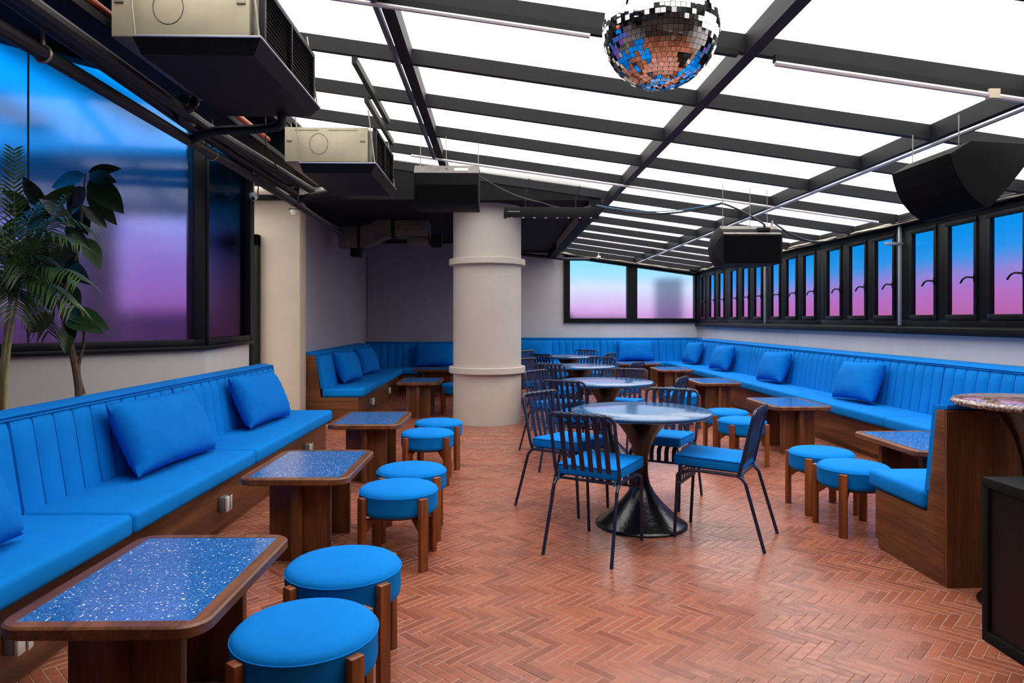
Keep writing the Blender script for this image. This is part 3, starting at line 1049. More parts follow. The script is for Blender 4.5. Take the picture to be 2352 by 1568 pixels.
offs = [((-0.352, -0.449), (0.281, 0.431), 'its slatted back turned to us'),
        ((-0.46, 0.425), (0.733, -0.68), 'on the column side'),
        ((0.456, -0.251), (-0.457, 0.284), 'seen from the side, near the stools'),
        ((0.291, 0.572), (-0.259, -0.454), 'facing us across the table')]
first = True
for k, (tx, ty) in enumerate(TP):
    for j, ((ox, oy), (dx, dy), txt) in enumerate(offs):
        o = CH if first else copy_tree(CH)
        first = False
        jit = random.Random(10 * k + j)
        o.location = (tx + ox + (jit.uniform(-0.03, 0.03) if k else 0), ty + oy + (jit.uniform(-0.03, 0.03) if k else 0), 0)
        o.rotation_euler = (0, 0, math.atan2(-dx, dy) + (jit.uniform(-0.1, 0.1) if k else 0))
        tag(o, 'navy slatted chair at the %s round table, %s' % (ORD[k], txt), 'chair', 'navy slatted chairs with blue seat pads')

# ================================================================== GRANITE BAR TABLE AND BLACK CABINET
gt_ = thing('bar_table', 'granite topped bar table on a black flared stem, cut by the frame', 'table', (2.46, 3.06, 0))
MB().lathe([(0.30, 0.918), (0.322, 0.921), (0.33, 0.930), (0.33, 0.938), (0.322, 0.947), (0.31, 0.950), (0.1, 0.9505)], 64).build('tabletop', 'granite', gt_, smooth=50)
MB().lathe([(0.22, 0.0), (0.225, 0.006), (0.215, 0.02), (0.12, 0.06), (0.06, 0.13), (0.042, 0.22), (0.042, 0.55), (0.055, 0.68), (0.085, 0.79), (0.13, 0.87), (0.175, 0.9175)], 40).build('stem', 'cast_iron', gt_, smooth=60)
sb = thing('speaker_cabinet', 'black floor speaker cabinet with perforated grille, at the frame edge', 'speaker', (2.004, 2.775, 0))
zc = 0.672
MB().box(0.03, -0.62, 0.0, 0.62, 0.0, zc).build('cabinet', 'speaker_black', sb, bevel=0.006)
rim = MB()
for q in ((-0.62, 0.0, 0.0, 0.045), (-0.62, zc - 0.04, 0.0, zc), (-0.035, 0.045, 0.0, zc - 0.04), (-0.62, 0.045, -0.585, zc - 0.04)):
    rim.box(0.0, q[0], q[1], 0.03, q[2], q[3])
rim.build('front_rim', 'speaker_black', sb, bevel=0.004)
t = NT('perforated_sheet')
v = t.coord('Object')
vo = t.n('ShaderNodeTexVoronoi')
vo.inputs['Scale'].default_value = 150
vo.inputs['Randomness'].default_value = 0.0
t.l(v, vo.inputs['Vector'])
hole = t.math('LESS_THAN', vo.outputs['Distance'], 0.32)
t.bsdf(t.mix(hole, rgb(20, 17, 17), rgb(2, 2, 2)), 0.45, 0.1, spec=0.3)
M['perforated'] = t.m
MB().box(0.012, -0.585, 0.045, 0.018, -0.035, zc - 0.04).build('grille', 'perforated', sb)
MB().lathe([(0.012, zc), (0.016, zc + 0.002), (0.016, zc + 0.022), (0.008, zc + 0.027)], 16, None, 0.2, -0.16).build('socket_cap', 'aluminium', sb)

# ================================================================== OVERHEAD EQUIPMENT
def at(px, py, d):
    l = (px - 1176) * d / 1568
    return Vector((l * cp_ + d * sp_, -l * sp_ + d * cp_, EYE - (py - 733) * d / 1568))

# ---- mirror ball
BR = 0.25
bc = at(1517, 70, 2.97)
ball = thing('mirror_ball', 'large mirror ball hanging under the roof beams', 'mirror ball', bc)
MB().lathe([(max(0.004, (BR - 0.006) * math.cos(a)), (BR - 0.006) * math.sin(a)) for a in [R(-89 + 178 * k / 30) for k in range(31)]], 48).build('core', 'grille_black', ball, smooth=60)
MB().lathe([(0.05, BR - 0.02), (0.05, BR + 0.02), (0.035, BR + 0.03), (0.02, BR + 0.05)], 20).build('motor_cap', 'black_paint', ball)
MB().tube([(0, 0, BR + 0.04), (0, 0, zr(bc.x) + 0.1 - bc.z)], 0.005, 6).build('hanging_rod', 'zinc', ball)
TS = 0.0212
rg = random.Random(5)
tiles = []
nrow = int(math.pi * BR / TS)
for i in range(nrow):
    la = -math.pi / 2 + (i + 0.5) * math.pi / nrow
    n = max(3, int(2 * math.pi * BR * math.cos(la) / TS))
    for k in range(n):
        lo = 2 * math.pi * (k + 0.5 * (i % 2)) / n
        d = Vector((math.cos(la) * math.cos(lo), math.cos(la) * math.sin(lo), math.sin(la)))
        wdt = 2 * math.pi * BR * math.cos(la) / n
        tiles.append((d, la, lo, wdt))
view = (Vector((0, 0, EYE)) - bc).normalized()
tiles.sort(key=lambda q: -q[0].dot(view))
def tile_mat(d, lo, w):
    e = Vector((-math.sin(lo), math.cos(lo), 0))
    u = d.cross(e)
    j1, j2 = rg.uniform(-0.05, 0.05), rg.uniform(-0.05, 0.05)
    n = (d + e * j1 + u * j2).normalized()
    e = (e - n * n.dot(e)).normalized()
    u = n.cross(e)
    p = d * BR
    s = w / TS
    return Matrix(((e.x * s, u.x, n.x, p.x), (e.y * s, u.y, n.y, p.y), (e.z * s, u.z, n.z, p.z), (0, 0, 0, 1)))
h = TS / 2 - 0.0007
tile_me = MB().box(-h, -h, -0.004, h, h, 0.001).mesh('mirror_tile', 'mirror', smooth=0)
rest = MB()
for k, (d, la, lo, wdt) in enumerate(tiles):
    mt = tile_mat(d, lo, wdt)
    if k < 300:
        o = link('mirror_tile', tile_me, ball)
        o.matrix_local = mt
    else:
        rest.box(-h, -h, -0.004, h, h, 0.001, mt)
ro = rest.build('mirror_tiles', 'mirror', ball, smooth=0)
ro['kind'] = 'stuff'

# ---- ceiling fan coil units with drip trays
def make_ac():
    t = thing('air_conditioner', '', 'air conditioner')
    MB().box(-0.34, 0.012, 0, 0.34, 1.0, 0.29).build('casing', 'zinc', t, bevel=0.003)
    fp = MB().box(-0.338, 0.0, 0.004, 0.338, 0.012, 0.286).build('front_panel', 'ac_panel', t, bevel=0.002)
    MB().tube([(-0.06 + 0.075 * math.cos(2 * math.pi * k / 32), -0.001, 0.15 + 0.085 * math.sin(2 * math.pi * k / 32)) for k in range(32)], 0.0016, 4, closed=True).build('knockout_ring', 'ac_tray', fp)
    for x in (-0.30, 0.30):
        MB().box(x - 0.022, -0.008, 0.17, x + 0.022, 0.002, 0.182).build('latch', 'zinc', fp)
        MB().box(x - 0.02, -0.003, 0.182, x + 0.02, 0.002, 0.235).build('latch_plate', 'ac_panel', fp)
    for x0, x1 in ((-0.26, -0.06), (0.02, 0.26)):
        MB().box(x0, -0.004, 0.262, x1, 0.002, 0.272).build('ridge', 'ac_panel', fp)
    # air outlet with blades on the side towards the room
    lf = MB()
    for q in ((0.03, -0.045, 0.99, -0.015), (0.03, 0.27, 0.99, 0.30), (0.03, -0.015, 0.06, 0.27), (0.96, -0.015, 0.99, 0.27), (0.49, -0.015, 0.505, 0.27)):
        lf.box(0.375, q[0], q[1], 0.405, q[2], q[3])
    lv = lf.build('outlet_frame', 'steel_paint', t, bevel=0.002)
    MB().box(0.34, 0.06, -0.02, 0.376, 0.96, 0.275).build('outlet_neck', 'zinc', t)
    bl = MB().box(-0.012, 0.06, -0.0015, 0.012, 0.96, 0.0015).mesh('blade', 'black_paint')
    for k in range(12):
        link('blade', bl, lv, (0.392, 0, -0.003 + k * 0.0237), (0, R(35), 0))
    tr = MB()
    o = [(-0.20, -0.07), (0.42, -0.07), (0.42, 1.05), (-0.20, 1.05)]
    i = [(-0.18, -0.02), (0.37, -0.02), (0.37, 1.0), (-0.18, 1.0)]
    vs = [(x, y, -0.025) for x, y in o] + [(x, y, -0.095) for x, y in i] + [(x, y, -0.028) for x, y in [(-0.196, -0.064), (0.414, -0.064), (0.414, 1.044), (-0.196, 1.044)]] + [(x, y, -0.09) for x, y in i]
    fs = [(4, 7, 6, 5), (12, 13, 14, 15)]
    for k in range(4):
        j = (k + 1) % 4
        fs += [(k, 4 + k, 4 + j, j), (8 + k, 8 + j, 12 + j, 12 + k), (k, j, 8 + j, 8 + k)]
    tr.add(vs, fs)
    dt = tr.build('drip_tray', 'ac_tray', t, smooth=20)
    MB().tube([(-0.20, -0.072, -0.022), (0.42, -0.072, -0.022), (0.42, 1.05, -0.022)], 0.006, 6).build('tray_rim', 'aluminium', dt)
    for x, y in ((-0.19, -0.06), (0.41, -0.06), (0.41, 1.03), (-0.19, 1.03)):
        MB().tube([(x, y, -0.03), (x - 0.06, y + (0.03 if y < 0 else -0.03), 0.42)], 0.005, 6).build('hanger_rod', 'zinc', t)
    return t
AC = make_ac()
for k, (p, lab) in enumerate((((-1.57, 3.43, 2.72), 'large ceiling air conditioner nearest us, beige panel and black drip tray'), ((-1.40, 5.65, 2.612), 'farther ceiling air conditioner with stained panel, next to the hanging speaker'))):
    o = AC if k == 0 else copy_tree(AC)
    o.location = p
    tag(o, lab, 'air conditioner', 'ceiling air conditioners with drip trays')

# ---- loudspeakers
def wires(parent, pts):
    for a, b in pts:
        MB().tube([a, b], 0.0035, 5).build('suspension_wire', 'zinc', parent)
s1 = thing('loudspeaker', 'boxy black loudspeaker with grey top hanging before the column', 'speaker', (-0.46, 6.3, 2.36))
MB().prism([(0, 0.0), (0, 0.305), (0.06, 0.385), (0.36, 0.385), (0.36, 0.0)], -0.30, 0.30, 0).build('cabinet', 'speaker_black', s1, bevel=0.006)
MB().prism([(-0.004, 0.308), (0.054, 0.386), (0.058, 0.383), (0.0, 0.305)], -0.298, 0.298, 0).build('rear_panel', 'speaker_grey', s1)
MB().box(-0.285, -0.004, 0.02, 0.285, 0.0, 0.20).build('grille', 'grille_black', s1)
MB().prism([(0.008, 0.330), (0.03, 0.360), (0.034, 0.357), (0.012, 0.327)], 0.07, 0.20, 0).build('connector_plate', 'aluminium', s1)
MB().tube([(0.0 + 0.016 * math.cos(a), 0.02, 0.345 + 0.016 * math.sin(a)) for a in [R(30 * q) for q in range(12)]], 0.004, 5, closed=True).build('eye_bolt', 'zinc', s1)
wires(s1, [((-0.25, 0.1, 0.38), (-0.25, 0.12, zr(-0.7) - 2.36)), ((0.0, 0.02, 0.36), (-0.01, 0.08, zr(-0.46) - 2.36)), ((0.29, 0.1, 0.38), (0.29, 0.12, zr(-0.16) - 2.36))])
s2 = thing('loudspeaker', 'black loudspeaker with curved ends hanging over the stools by the windows', 'speaker', (2.44, 6.55, 1.87))
pl = [(-0.24, -0.02), (-0.31, 0.06), (-0.335, 0.17), (-0.31, 0.27), (-0.25, 0.36), (0.33, 0.36), (0.33, 0.0), (0.29, -0.02)]
body = [(x, z) for x, z in pl]
m = MB()
n = len(body)
ys = [(0.0, [(x, z * 0.74) for x, z in body]), (0.05, [(x, z * 0.9) for x, z in body]), (0.16, [(x * 0.98, z) for x, z in body]), (0.42, [(x * 0.8, z) for x, z in body])]
vs = [(x, y, z) for y, bb in ys for x, z in bb]
fs = [tuple(range(n)), tuple((len(ys) - 1) * n + k for k in range(n - 1, -1, -1))]
for i in range(len(ys) - 1):
    for k in range(n):
        fs.append((i * n + k, (i + 1) * n + k, (i + 1) * n + (k + 1) % n, i * n + (k + 1) % n))
m.add(vs, fs)
m.build('cabinet', 'speaker_black', s2, smooth=40)
MB().prism([(0.0, 0.270), (0.13, 0.364), (0.13, 0.37), (-0.004, 0.274)], -0.24, 0.322, 0).build('rear_panel', 'speaker_grey', s2)
MB().box(-0.24, -0.006, 0.0, 0.31, 0.0, 0.255).build('grille', 'grille_black', s2)
MB().box(0.10, 0.02, 0.31, 0.22, 0.06, 0.34).build('connector_plate', 'black_paint', s2)
wires(s2, [((-0.22, 0.1, 0.34), (-0.22, 0.1, zr(2.22) - 1.87)), ((0.05, 0.1, 0.34), (0.05, 0.1, zr(2.49) - 1.87)), ((0.22, 0.1, 0.34), (0.22, 0.1, zr(2.66) - 1.87))])
s3 = thing('loudspeaker', 'big black loudspeaker with curved grille hanging by the nearest window bay', 'speaker', (2.72, 4.02, 1.99))
prof = [(0.0, 0.325), (0.012, 0.27), (0.035, 0.20), (0.075, 0.125), (0.13, 0.06), (0.205, 0.005), (0.24, 0.0), (0.34, 0.11), (0.46, 0.26), (0.46, 0.385), (0.12, 0.40)]
MB().prism(prof, 0.0, 0.62, 1).build('cabinet', 'speaker_black', s3, bevel=0.006)
gr = MB()
cv = prof[:6]
for i in range(len(cv) - 1):
    (x0, z0), (x1, z1) = cv[i], cv[i + 1]
    d = Vector((x1 - x0, z1 - z0)).normalized()
    nx, nz = -0.004 * abs(d.y), -0.004 * abs(d.x)
    gr.add([(x0 + nx, 0.012, z0 + nz), (x1 + nx, 0.012, z1 + nz), (x1 + nx, 0.608, z1 + nz), (x0 + nx, 0.608, z0 + nz)], [(0, 1, 2, 3)])
gr.build('grille', 'grille_black', s3, smooth=60)
wires(s3, [((0.10, 0.08, 0.39), (0.10, 0.08, zr(2.82) - 1.99)), ((0.10, 0.54, 0.39), (0.10, 0.54, zr(2.82) - 1.99))])

# ---- linear stage light with lenses
lb = thing('light_bar', 'black stage light bar with a row of round lenses, beside the column top', 'light', (0.63, 7.78, 2.49))
MB().box(-0.515, 0.0, 0.0, 0.515, 0.10, 0.11).build('housing', 'black_paint', lb, bevel=0.004)
for s in (-1, 1):
    MB().box(s * 0.53 - 0.015, -0.005, -0.01, s * 0.53 + 0.015, 0.105, 0.115).build('end_cap', 'black_paint', lb, bevel=0.003)
lens = MB().lathe([(0.012, 0.0), (0.016, -0.004), (0.016, -0.012), (0.008, -0.016)], 12).mesh('lens', 'lens_glass')
for k in range(8):
    link('lens', lens, lb, (-0.455 + k * 0.13, 0.03, 0.0))
MB().box(-0.5, -0.003, 0.055, -0.36, 0.0, 0.062).build('trim_strip', 'aluminium', lb)
for x in (-0.3, 0.28):
    MB().tube(fillet([(x, 0.05, 0.11), (x, 0.05, 0.2), (x + 0.05, 0.05, zr(0.63 + x) - 2.49 + 0.02)], 0.02, 3), 0.009, 6).build('bracket', 'black_paint', lb)

# ---- tube lamps and conduits under the roof steel
def along_x(name, label, cat, x0, x1, y, drop, r, mat, group=None, clip=None):
    o = MB().tube([(x0, y, zr(x0) - drop), (x1, y, zr(x1) - drop)], r, 8).build(name, mat)
    return tag(o, label, cat, group)
t1 = along_x('tube_lamp', 'unlit white tube lamp under the beam nearest the mirror ball', 'lamp', 1.5, 3.6, 3.64, 0.055, 0.016, 'tube_light_off', 'unlit tube lamps under the purlins')
MB().box(0, 0, 0, 0.06, 0.035, 0.05).build('clip', 'wire_white', t1, loc=(2.66, 3.622, zr(2.66) - 0.075))
ho = MB()
slope_bar(ho, 1.5, 3.95, lambda x: zr(x) - 0.042, lambda x: zr(x) - 0.004, 3.635, 3.675)
ho.build('batten', 'black_paint', t1)
t2 = along_x('tube_lamp', 'unlit tube lamp under the same beam, on the air conditioner side', 'lamp', -1.2, 0.5, 3.64, 0.055, 0.014, 'tube_light_off', 'unlit tube lamps under the purlins')
ho = MB()
slope_bar(ho, -1.2, 1.3, lambda x: zr(x) - 0.04, lambda x: zr(x) - 0.004, 3.64, 3.675)
ho.build('batten', 'black_paint', t2)
along_x('tube_lamp', 'long pale tube lamp along the beam above the hanging speaker and light bar', 'lamp', -0.9, 4.1, 7.24, 0.03, 0.013, 'tube_light_off', 'unlit tube lamps under the purlins')
along_x('tube_lamp', 'thin pale tube lamp under a far purlin near the end window', 'lamp', 1.5, 4.1, 11.8, 0.03, 0.012, 'tube_light_off', 'unlit tube lamps under the purlins')
tag(MB().tube([(XC_ - 0.05, 2.0, zr(XC_) - 0.045), (XC_ - 0.05, 14.5, zr(XC_) - 0.045)], 0.016, 8).build('conduit', 'aluminium'), 'pale metal conduit under the rafter nearest the casement windows', 'pipe', 'conduits under the rafters')
tag(MB().tube([(XA_ - 0.05, 1.5, zr(XA_) - 0.03), (XA_ - 0.05, 7.15, zr(XA_) - 0.03)], 0.020, 8).build('conduit', 'navy_metal'), 'dark glossy conduit under the rafter running to the hanging speaker', 'pipe', 'conduits under the rafters')
tag(MB().box(0.0, 0.0, 0.0, 0.035, 1.42, 0.05).build('steel_angle', 'steel_paint', loc=(-0.97, 4.6, zr(-0.96) - 0.056)), 'short steel bar bridging two purlins beside the nearest air conditioner', 'beam', 'short steel bars under the purlins')
tag(MB().box(0.0, 0.0, 0.0, 0.035, 1.35, 0.05).build('steel_angle', 'steel_paint', loc=(-1.05, 5.45, zr(-1.04) - 0.056)), 'short steel bar above the farther air conditioner', 'beam', 'short steel bars under the purlins')

# ---- pipes above the plant side
def pipe(name, label, pts, r, mat, rad=0.06, group='pipes above the plant side windows', n=10):
    return tag(MB().tube(fillet(pts, rad, 4), r, n).build(name, mat), label, 'pipe', group)
p1 = pipe('drain_pipe', 'lowest black drain pipe sloping down past the blue window to the alcove', [(-2.06, 1.2, 2.57), (-2.06, 2.82, 2.53), (-2.05, 4.53, 2.51), (-2.05, 5.36, 2.515), (-2.04, 6.9, 2.495), (-2.03, 9.1, 2.43)], 0.034, 'pipe_black')
for y, z in ((3.15, 2.525), (5.0, 2.512)):
    MB().tube([(-2.06 + 0.037 * math.cos(R(30 * q)), y, z + 0.037 * math.sin(R(30 * q))) for q in range(12)], 0.008, 5, closed=True).build('clamp', 'zinc', p1)
    MB().tube([(-2.06, y, z + 0.03), (-2.06, y, z + 0.12), (-2.06, y, 3.25)], [0.013, 0.007, 0.005], 6).build('hanger', 'zinc', p1)
br = pipe('drain_branch', 'black branch pipe joining the drain to the nearest air conditioner tray', [(-2.05, 4.6, 2.51), at(490, 300, 4.5), at(600, 296, 4.4), at(648, 290, 4.36), at(648, 258, 4.36)], 0.03, 'pipe_black')
pipe('insulated_pipe', 'upper black insulated pipe running beside the cable tray', [(-1.95, 1.2, 2.65), (-1.95, 2.83, 2.643), (-1.95, 4.6, 2.61), (-1.95, 7.26, 2.68)], 0.038, 'pipe_black')
pipe('insulated_pipe', 'middle black insulated pipe ending at the wrapped bend', [(-2.035, 1.2, 2.69), (-2.03, 2.87, 2.66), (-2.03, 4.5, 2.60), (-2.03, 6.9, 2.585)], 0.034, 'pipe_black')
pipe('pipe_bend', 'tangled black wrapped pipe bend below the nearest air conditioner', [at(395, 240, 4.35), at(420, 228, 4.3), at(450, 232, 4.3), at(440, 246, 4.25), at(410, 258, 4.25), at(412, 276, 4.3), at(440, 290, 4.4)], 0.03, 'pipe_black', 0.04)
pipe('copper_pipe', 'reddish copper pipe behind the nearest air conditioner', [(-2.10, 1.8, 2.93), (-2.02, 3.43, 2.905), (-1.93, 4.5, 2.84), (-1.86, 5.6, 2.78)], 0.022, 'pipe_copper')
pipe('soil_pipe', 'cream horizontal pipe across the top of the beige pier', [(-3.1, 8.13, 2.84), (-1.75, 8.13, 2.84)], 0.05, 'pipe_cream')
pipe('drain_branch', 'black branch pipe under the farther air conditioner', [at(668, 468, 7.0), at(700, 452, 7.0), at(760, 440, 7.0), at(880, 442, 7.0)], 0.03, 'pipe_black')
tag(MB().tube([at(681, 462, 6.95), at(681, 412, 6.95)], 0.028, 8).build('pipe_riser', 'pipe_black'), 'short black riser between the two lowest pipes', 'pipe', 'pipes above the plant side windows')
# cable tray
tr = MB()
tr.box(-2.12, 1.2, 2.77, -1.935, 7.5, 2.774)
tr.box(-2.12, 1.2, 2.77, -2.117, 7.5, 2.815)
tr.box(-1.938, 1.2, 2.77, -1.935, 7.5, 2.815)
to = tag(tr.build('cable_tray', 'black_paint'), 'long black perforated cable tray behind the air conditioners', 'cable tray')
for y in (2.2, 4.7, 6.8):
    MB().tube([(-2.03, y, 2.77), (-2.03, y, 3.25)], 0.006, 6).build('hanger', 'zinc', to)
for k, (a, b, c) in enumerate((((395, 150, 3.7), (412, 190, 3.8), 0.35), ((610, 330, 5.2), (640, 400, 5.4), 0.2), ((585, 370, 5.9), (592, 450, 6.0), 0.3))):
    p, q = at(*a), at(*b)
    tag(MB().tube([p + Vector((0, 0, c)), p, (p + q) / 2 + Vector((0.02, 0, -0.03)), q], 0.005, 5).build('loose_wire', 'wire_black'), ['thin wire dangling before the blue window', 'loose wire beside the farther air conditioner', 'wire running down to the dome camera'][k], 'cable', 'loose wires under the soffit')

# ---- grey ducts in the alcove corner
du = thing('air_duct', 'grey insulated air duct bending through the alcove corner', 'duct', (0, 0, 0))
MB().box(-2.28, 9.9, 2.36, -1.98, 10.2, 2.66).build('duct_end', 'duct_foil', du, bevel=0.01)
def elbow(u, v):
    a = R(90 * u)
    r = 0.2 + 0.3 * (1 if v in (0.25, 0.5) else 0)
    return (0, 0, 0)
m = MB()
sec = []
for k in range(9):
    u = k / 8
    x = -1.98 + 0.48 * u
    zc_ = 2.51 + 0.16 * (0.5 - 0.5 * math.cos(math.pi * u))
    sec.append([(x, 9.9, zc_ - 0.15), (x, 10.2, zc_ - 0.15), (x, 10.2, zc_ + 0.15), (x, 9.9, zc_ + 0.15)])
vs = [p for s in sec for p in s]
fs = [(3, 2, 1, 0), (32, 33, 34, 35)]
for k in range(8):
    for q in range(4):
        fs.append((k * 4 + q, k * 4 + (q + 1) % 4, (k + 1) * 4 + (q + 1) % 4, (k + 1) * 4 + q))
m.add(vs, fs)
m.build('duct_bend', 'duct_foil', du, smooth=40)
for x, z in ((-1.985, 2.51), (-1.50, 2.67)):
    MB().box(x - 0.02, 9.88, z - 0.17, x + 0.02, 10.22, z + 0.17).build('flange', 'black_paint', du, bevel=0.004)
MB().box(-1.48, 9.9, 2.52, -0.98, 10.3, 2.76).build('duct_box', 'duct_foil', du, bevel=0.02)
MB().box(-1.30, 9.95, 2.40, -0.98, 10.25, 2.52).build('duct_outlet', 'duct_foil', du, bevel=0.03)
MB().box(-0.96, 10.0, 2.38, -0.80, 10.2, 2.56).build('damper', 'black_paint', du, bevel=0.02)
tag(MB().tube([(-2.44, 12.95, 2.5 - 0.012 * k) if k % 2 else (-2.442, 12.952, 2.5 - 0.012 * k) for k in range(130)], [0.006 if k % 2 else 0.003 for k in range(130)], 5).build('bead_chain', 'black_paint'), 'thin black bead chain hanging in the alcove corner', 'chain')
tag(MB().box(-2.12, 9.95, 1.98 + 0.25, -1.98, 10.15, 2.36).build('chain_motor', 'black_paint', bevel=0.01), 'small dark motor box under the alcove duct', 'motor')
tag(MB().tube(fillet([(0.02, 14.6, 2.70), (0.6, 14.6, 2.705), (1.5, 14.5, 2.60), (2.0, 14.5, zr(2.0) - 0.08)], 0.1, 4), 0.035, 8).build('black_pipe', 'pipe_black'), 'black pipe along the top of the end wall beside the column', 'pipe')

# ---- cables along the roof edge
def cable(name, label, pts, r, mat, group='cables along the roof edge'):
    return tag(MB().tube(pts, r, 6).build(name, mat), label, 'cable', group)
rg = random.Random(9)
ct = MB()
ct.box(XW - 0.12, 3.3, 2.325, XW - 0.02, 14.6, 2.332)
tag(ct.build('wire_tray', 'black_paint'), 'narrow black wire tray along the top of the casement windows', 'cable tray')
for k, (mat, lab) in enumerate((('wire_white', 'cream cable lying along the tray over the casement windows'), ('wire_black', 'black cable twisting along the tray over the casement windows'), ('pipe_cream', 'thick pale cable along the tray over the casement windows'))):
    cable('roof_cable', lab, [(XW - 0.07 + rg.uniform(-0.03, 0.03), 3.3 + 0.28 * q, 2.345 + 0.008 * k + rg.uniform(-0.006, 0.012)) for q in range(41)], (0.008, 0.009, 0.011)[k], mat)
for k, (mat, lab) in enumerate((('wire_white', 'cream cable along the top of the end window'), ('pipe_cream', 'pale knotted cable along the top of the end window'))):
    cable('roof_cable', lab, [(1.3 + 0.22 * q, 14.62 + rg.uniform(-0.02, 0.02), zr(1.3 + 0.22 * q) - 0.005 - 0.02 * k + rg.uniform(-0.015, 0.012)) for q in range(14)], (0.014, 0.011)[k], mat)
wt = MB()
slope_bar(wt, 1.4, XW - 0.05, lambda x: zr(x) - 0.055, lambda x: zr(x) - 0.035, 14.56, 14.68)
tag(wt.build('wire_tray', 'black_paint'), 'black wire tray along the top of the end window', 'cable tray')
def sag(a, b, s, n=14):
    a, b = Vector(a), Vector(b)
    return [a.lerp(b, k / n) - Vector((0, 0, s * 4 * (k / n) * (1 - k / n))) for k in range(n + 1)]
cable('speaker_cable', 'black and blue speaker cable sagging from the light bar to the hanging speaker', sag((1.15, 7.8, 2.62), (2.3, 6.9, 2.50), 0.10) + sag((2.3, 6.9, 2.5), (2.62, 6.6, 2.24), -0.02)[1:], 0.010, 'wire_black')
cable('speaker_cable', 'thin blue cable beside the black speaker cable', sag((1.15, 7.8, 2.63), (2.3, 6.9, 2.51), 0.085), 0.005, 'wire_blue')
cable('speaker_cable', 'black cable sagging from the hanging speaker to the casement windows', sag((2.62, 6.62, 2.24), (3.1, 7.6, 2.42), 0.12) + sag((3.1, 7.6, 2.42), (XW - 0.07, 8.6, 2.35), 0.12)[1:], 0.012, 'wire_black')
cable('speaker_cable', 'black cable from the boxy speaker towards the light bar', sag((-0.16, 6.5, 2.68), (0.5, 7.8, 2.66), 0.04) + sag((0.5, 7.8, 2.66), (1.1, 7.9, 2.63), 0.05)[1:], 0.009, 'wire_black')

# ---- pale posts in front of the casement windows
for y, lab in ((7.23, 'pale metal post with a short bracket before the casement windows, nearer one'), (10.91, 'pale metal post before the casement windows, farther one')):
    po = thing('post', lab, 'post', (XW - 0.07, y, 1.255), 0, 'pale posts at the casement windows')
    MB().box(-0.014, -0.016, 0, 0.014, 0.016, 1.07).build('shaft', 'aluminium', po, bevel=0.003)
    if y < 8:
        MB().box(-0.16, -0.02, 0.86, 0.03, 0.02, 0.89).build('bracket', 'aluminium', po, bevel=0.003, rot=None)

# ---- cameras and a smoke detector
def dome(label, p, r, top):
    o = thing('dome_camera', label, 'camera', p, 0, 'small white dome cameras')
    MB().lathe([(r * 0.5, r * 0.95), (r, r * 0.75), (r, r * 0.1), (r * 0.92, 0)], 24).build('housing', 'white_plastic', o, smooth=40)
    MB().lathe([(max(0.002, r * 0.85 * math.cos(R(a))), r * 0.85 * math.sin(R(a)) - 0.002) for a in range(-88, 3, 15)], 24).build('ball', 'white_plastic', o, smooth=60)
    MB().lathe([(r * 0.36, 0.0), (r * 0.36, 0.012), (r * 0.25, 0.016)], 16, Matrix.Translation((0.1 * r, -r * 0.72, -r * 0.42)) @ Matrix.Rotation(R(120), 4, 'X')).build('lens', 'grille_black', o)
    MB().tube([(0, 0, r * 0.8), (0, 0, top - p[2])], 0.006, 6).build('stem', 'wire_white', o)
dome('white dome camera hanging beside the narrow blue window', at(583, 452, 7.0), 0.045, 2.9)
dome('tiny white dome camera on the end window frame', at(1375, 592, 14.5), 0.045, at(1375, 580, 14.5).z)
sd = thing('smoke_detector', 'white smoke detector on the beige pier under the drain pipe', 'smoke detector', at(676, 486, 8.3))
MB().lathe([(0.05, 0.02), (0.05, 0.0), (0.04, -0.015), (0.035, -0.04), (0.02, -0.045)], 20).build('body', 'white_plastic', sd)
MB().box(-0.06, -0.02, 0.02, 0.06, 0.06, 0.035).build('mount', 'black_paint', sd)

# ================================================================== PLANTS
def leaf_mesh(name, mat, wd=0.42, fold=0.12, droop=0.15, n=8):
    vs, fs = [], []
    for i in range(n + 1):
        u = i / n
        w = wd * 0.5 * (math.sin(math.pi * min(1, u ** 0.85)) ** 0.8) * (1 - 0.1 * u) + (0.004 if i in (0, n) else 0)
        z = -droop * u * u
        for s in (-1, -0.5, 0, 0.5, 1):
            vs.append((w * s, u, z + fold * w * abs(s) ** 1.5))
    for i in range(n):
        for k in range(4):
            a = i * 5 + k
            fs.append((a, a + 1, a + 6, a + 5))
    m = MB()
    m.add(vs, fs)
    m.add([(x, y, z - 0.006) for x, y, z in vs], [tuple(reversed(f)) for f in fs])
    return m.mesh(name, mat, smooth=60)
LD = leaf_mesh('leaf', 'leaf_dark')
LM = leaf_mesh('leaf', 'leaf_mid', 0.40, 0.2, 0.25)
rub = thing('rubber_plant', 'tall rubber plant with dark glossy leaves before the blue and purple window', 'plant', (-2.66, 4.37, 0))
def rloc(px, py, d):
    return at(px, py, d) - Vector((-2.66, 4.37, 0))
MB().lathe([(0.11, 0.0), (0.125, 0.01), (0.16, 0.30), (0.17, 0.30), (0.17, 0.34), (0.15, 0.34), (0.145, 0.30)], 28).build('pot', 'terracotta_pot', rub)
def stem_tube(pts, r0, r1, name='stem', mat='bark', par=None):
    pts = fillet(pts, 0.12, 3)
    n = len(pts)
    MB().tube(pts, [r0 + (r1 - r0) * k / (n - 1) for k in range(n)], 8).build(name, mat, par or rub)
stem_tube([(0, 0, 0.28), rloc(184, 905, 4.35), rloc(165, 800, 4.35), rloc(140, 705, 4.35)], 0.024, 0.018)
stem_tube([rloc(140, 705, 4.35), rloc(150, 660, 4.33), rloc(172, 600, 4.33), rloc(186, 540, 4.3), rloc(188, 460, 4.3), rloc(198, 398, 4.3)], 0.014, 0.006)
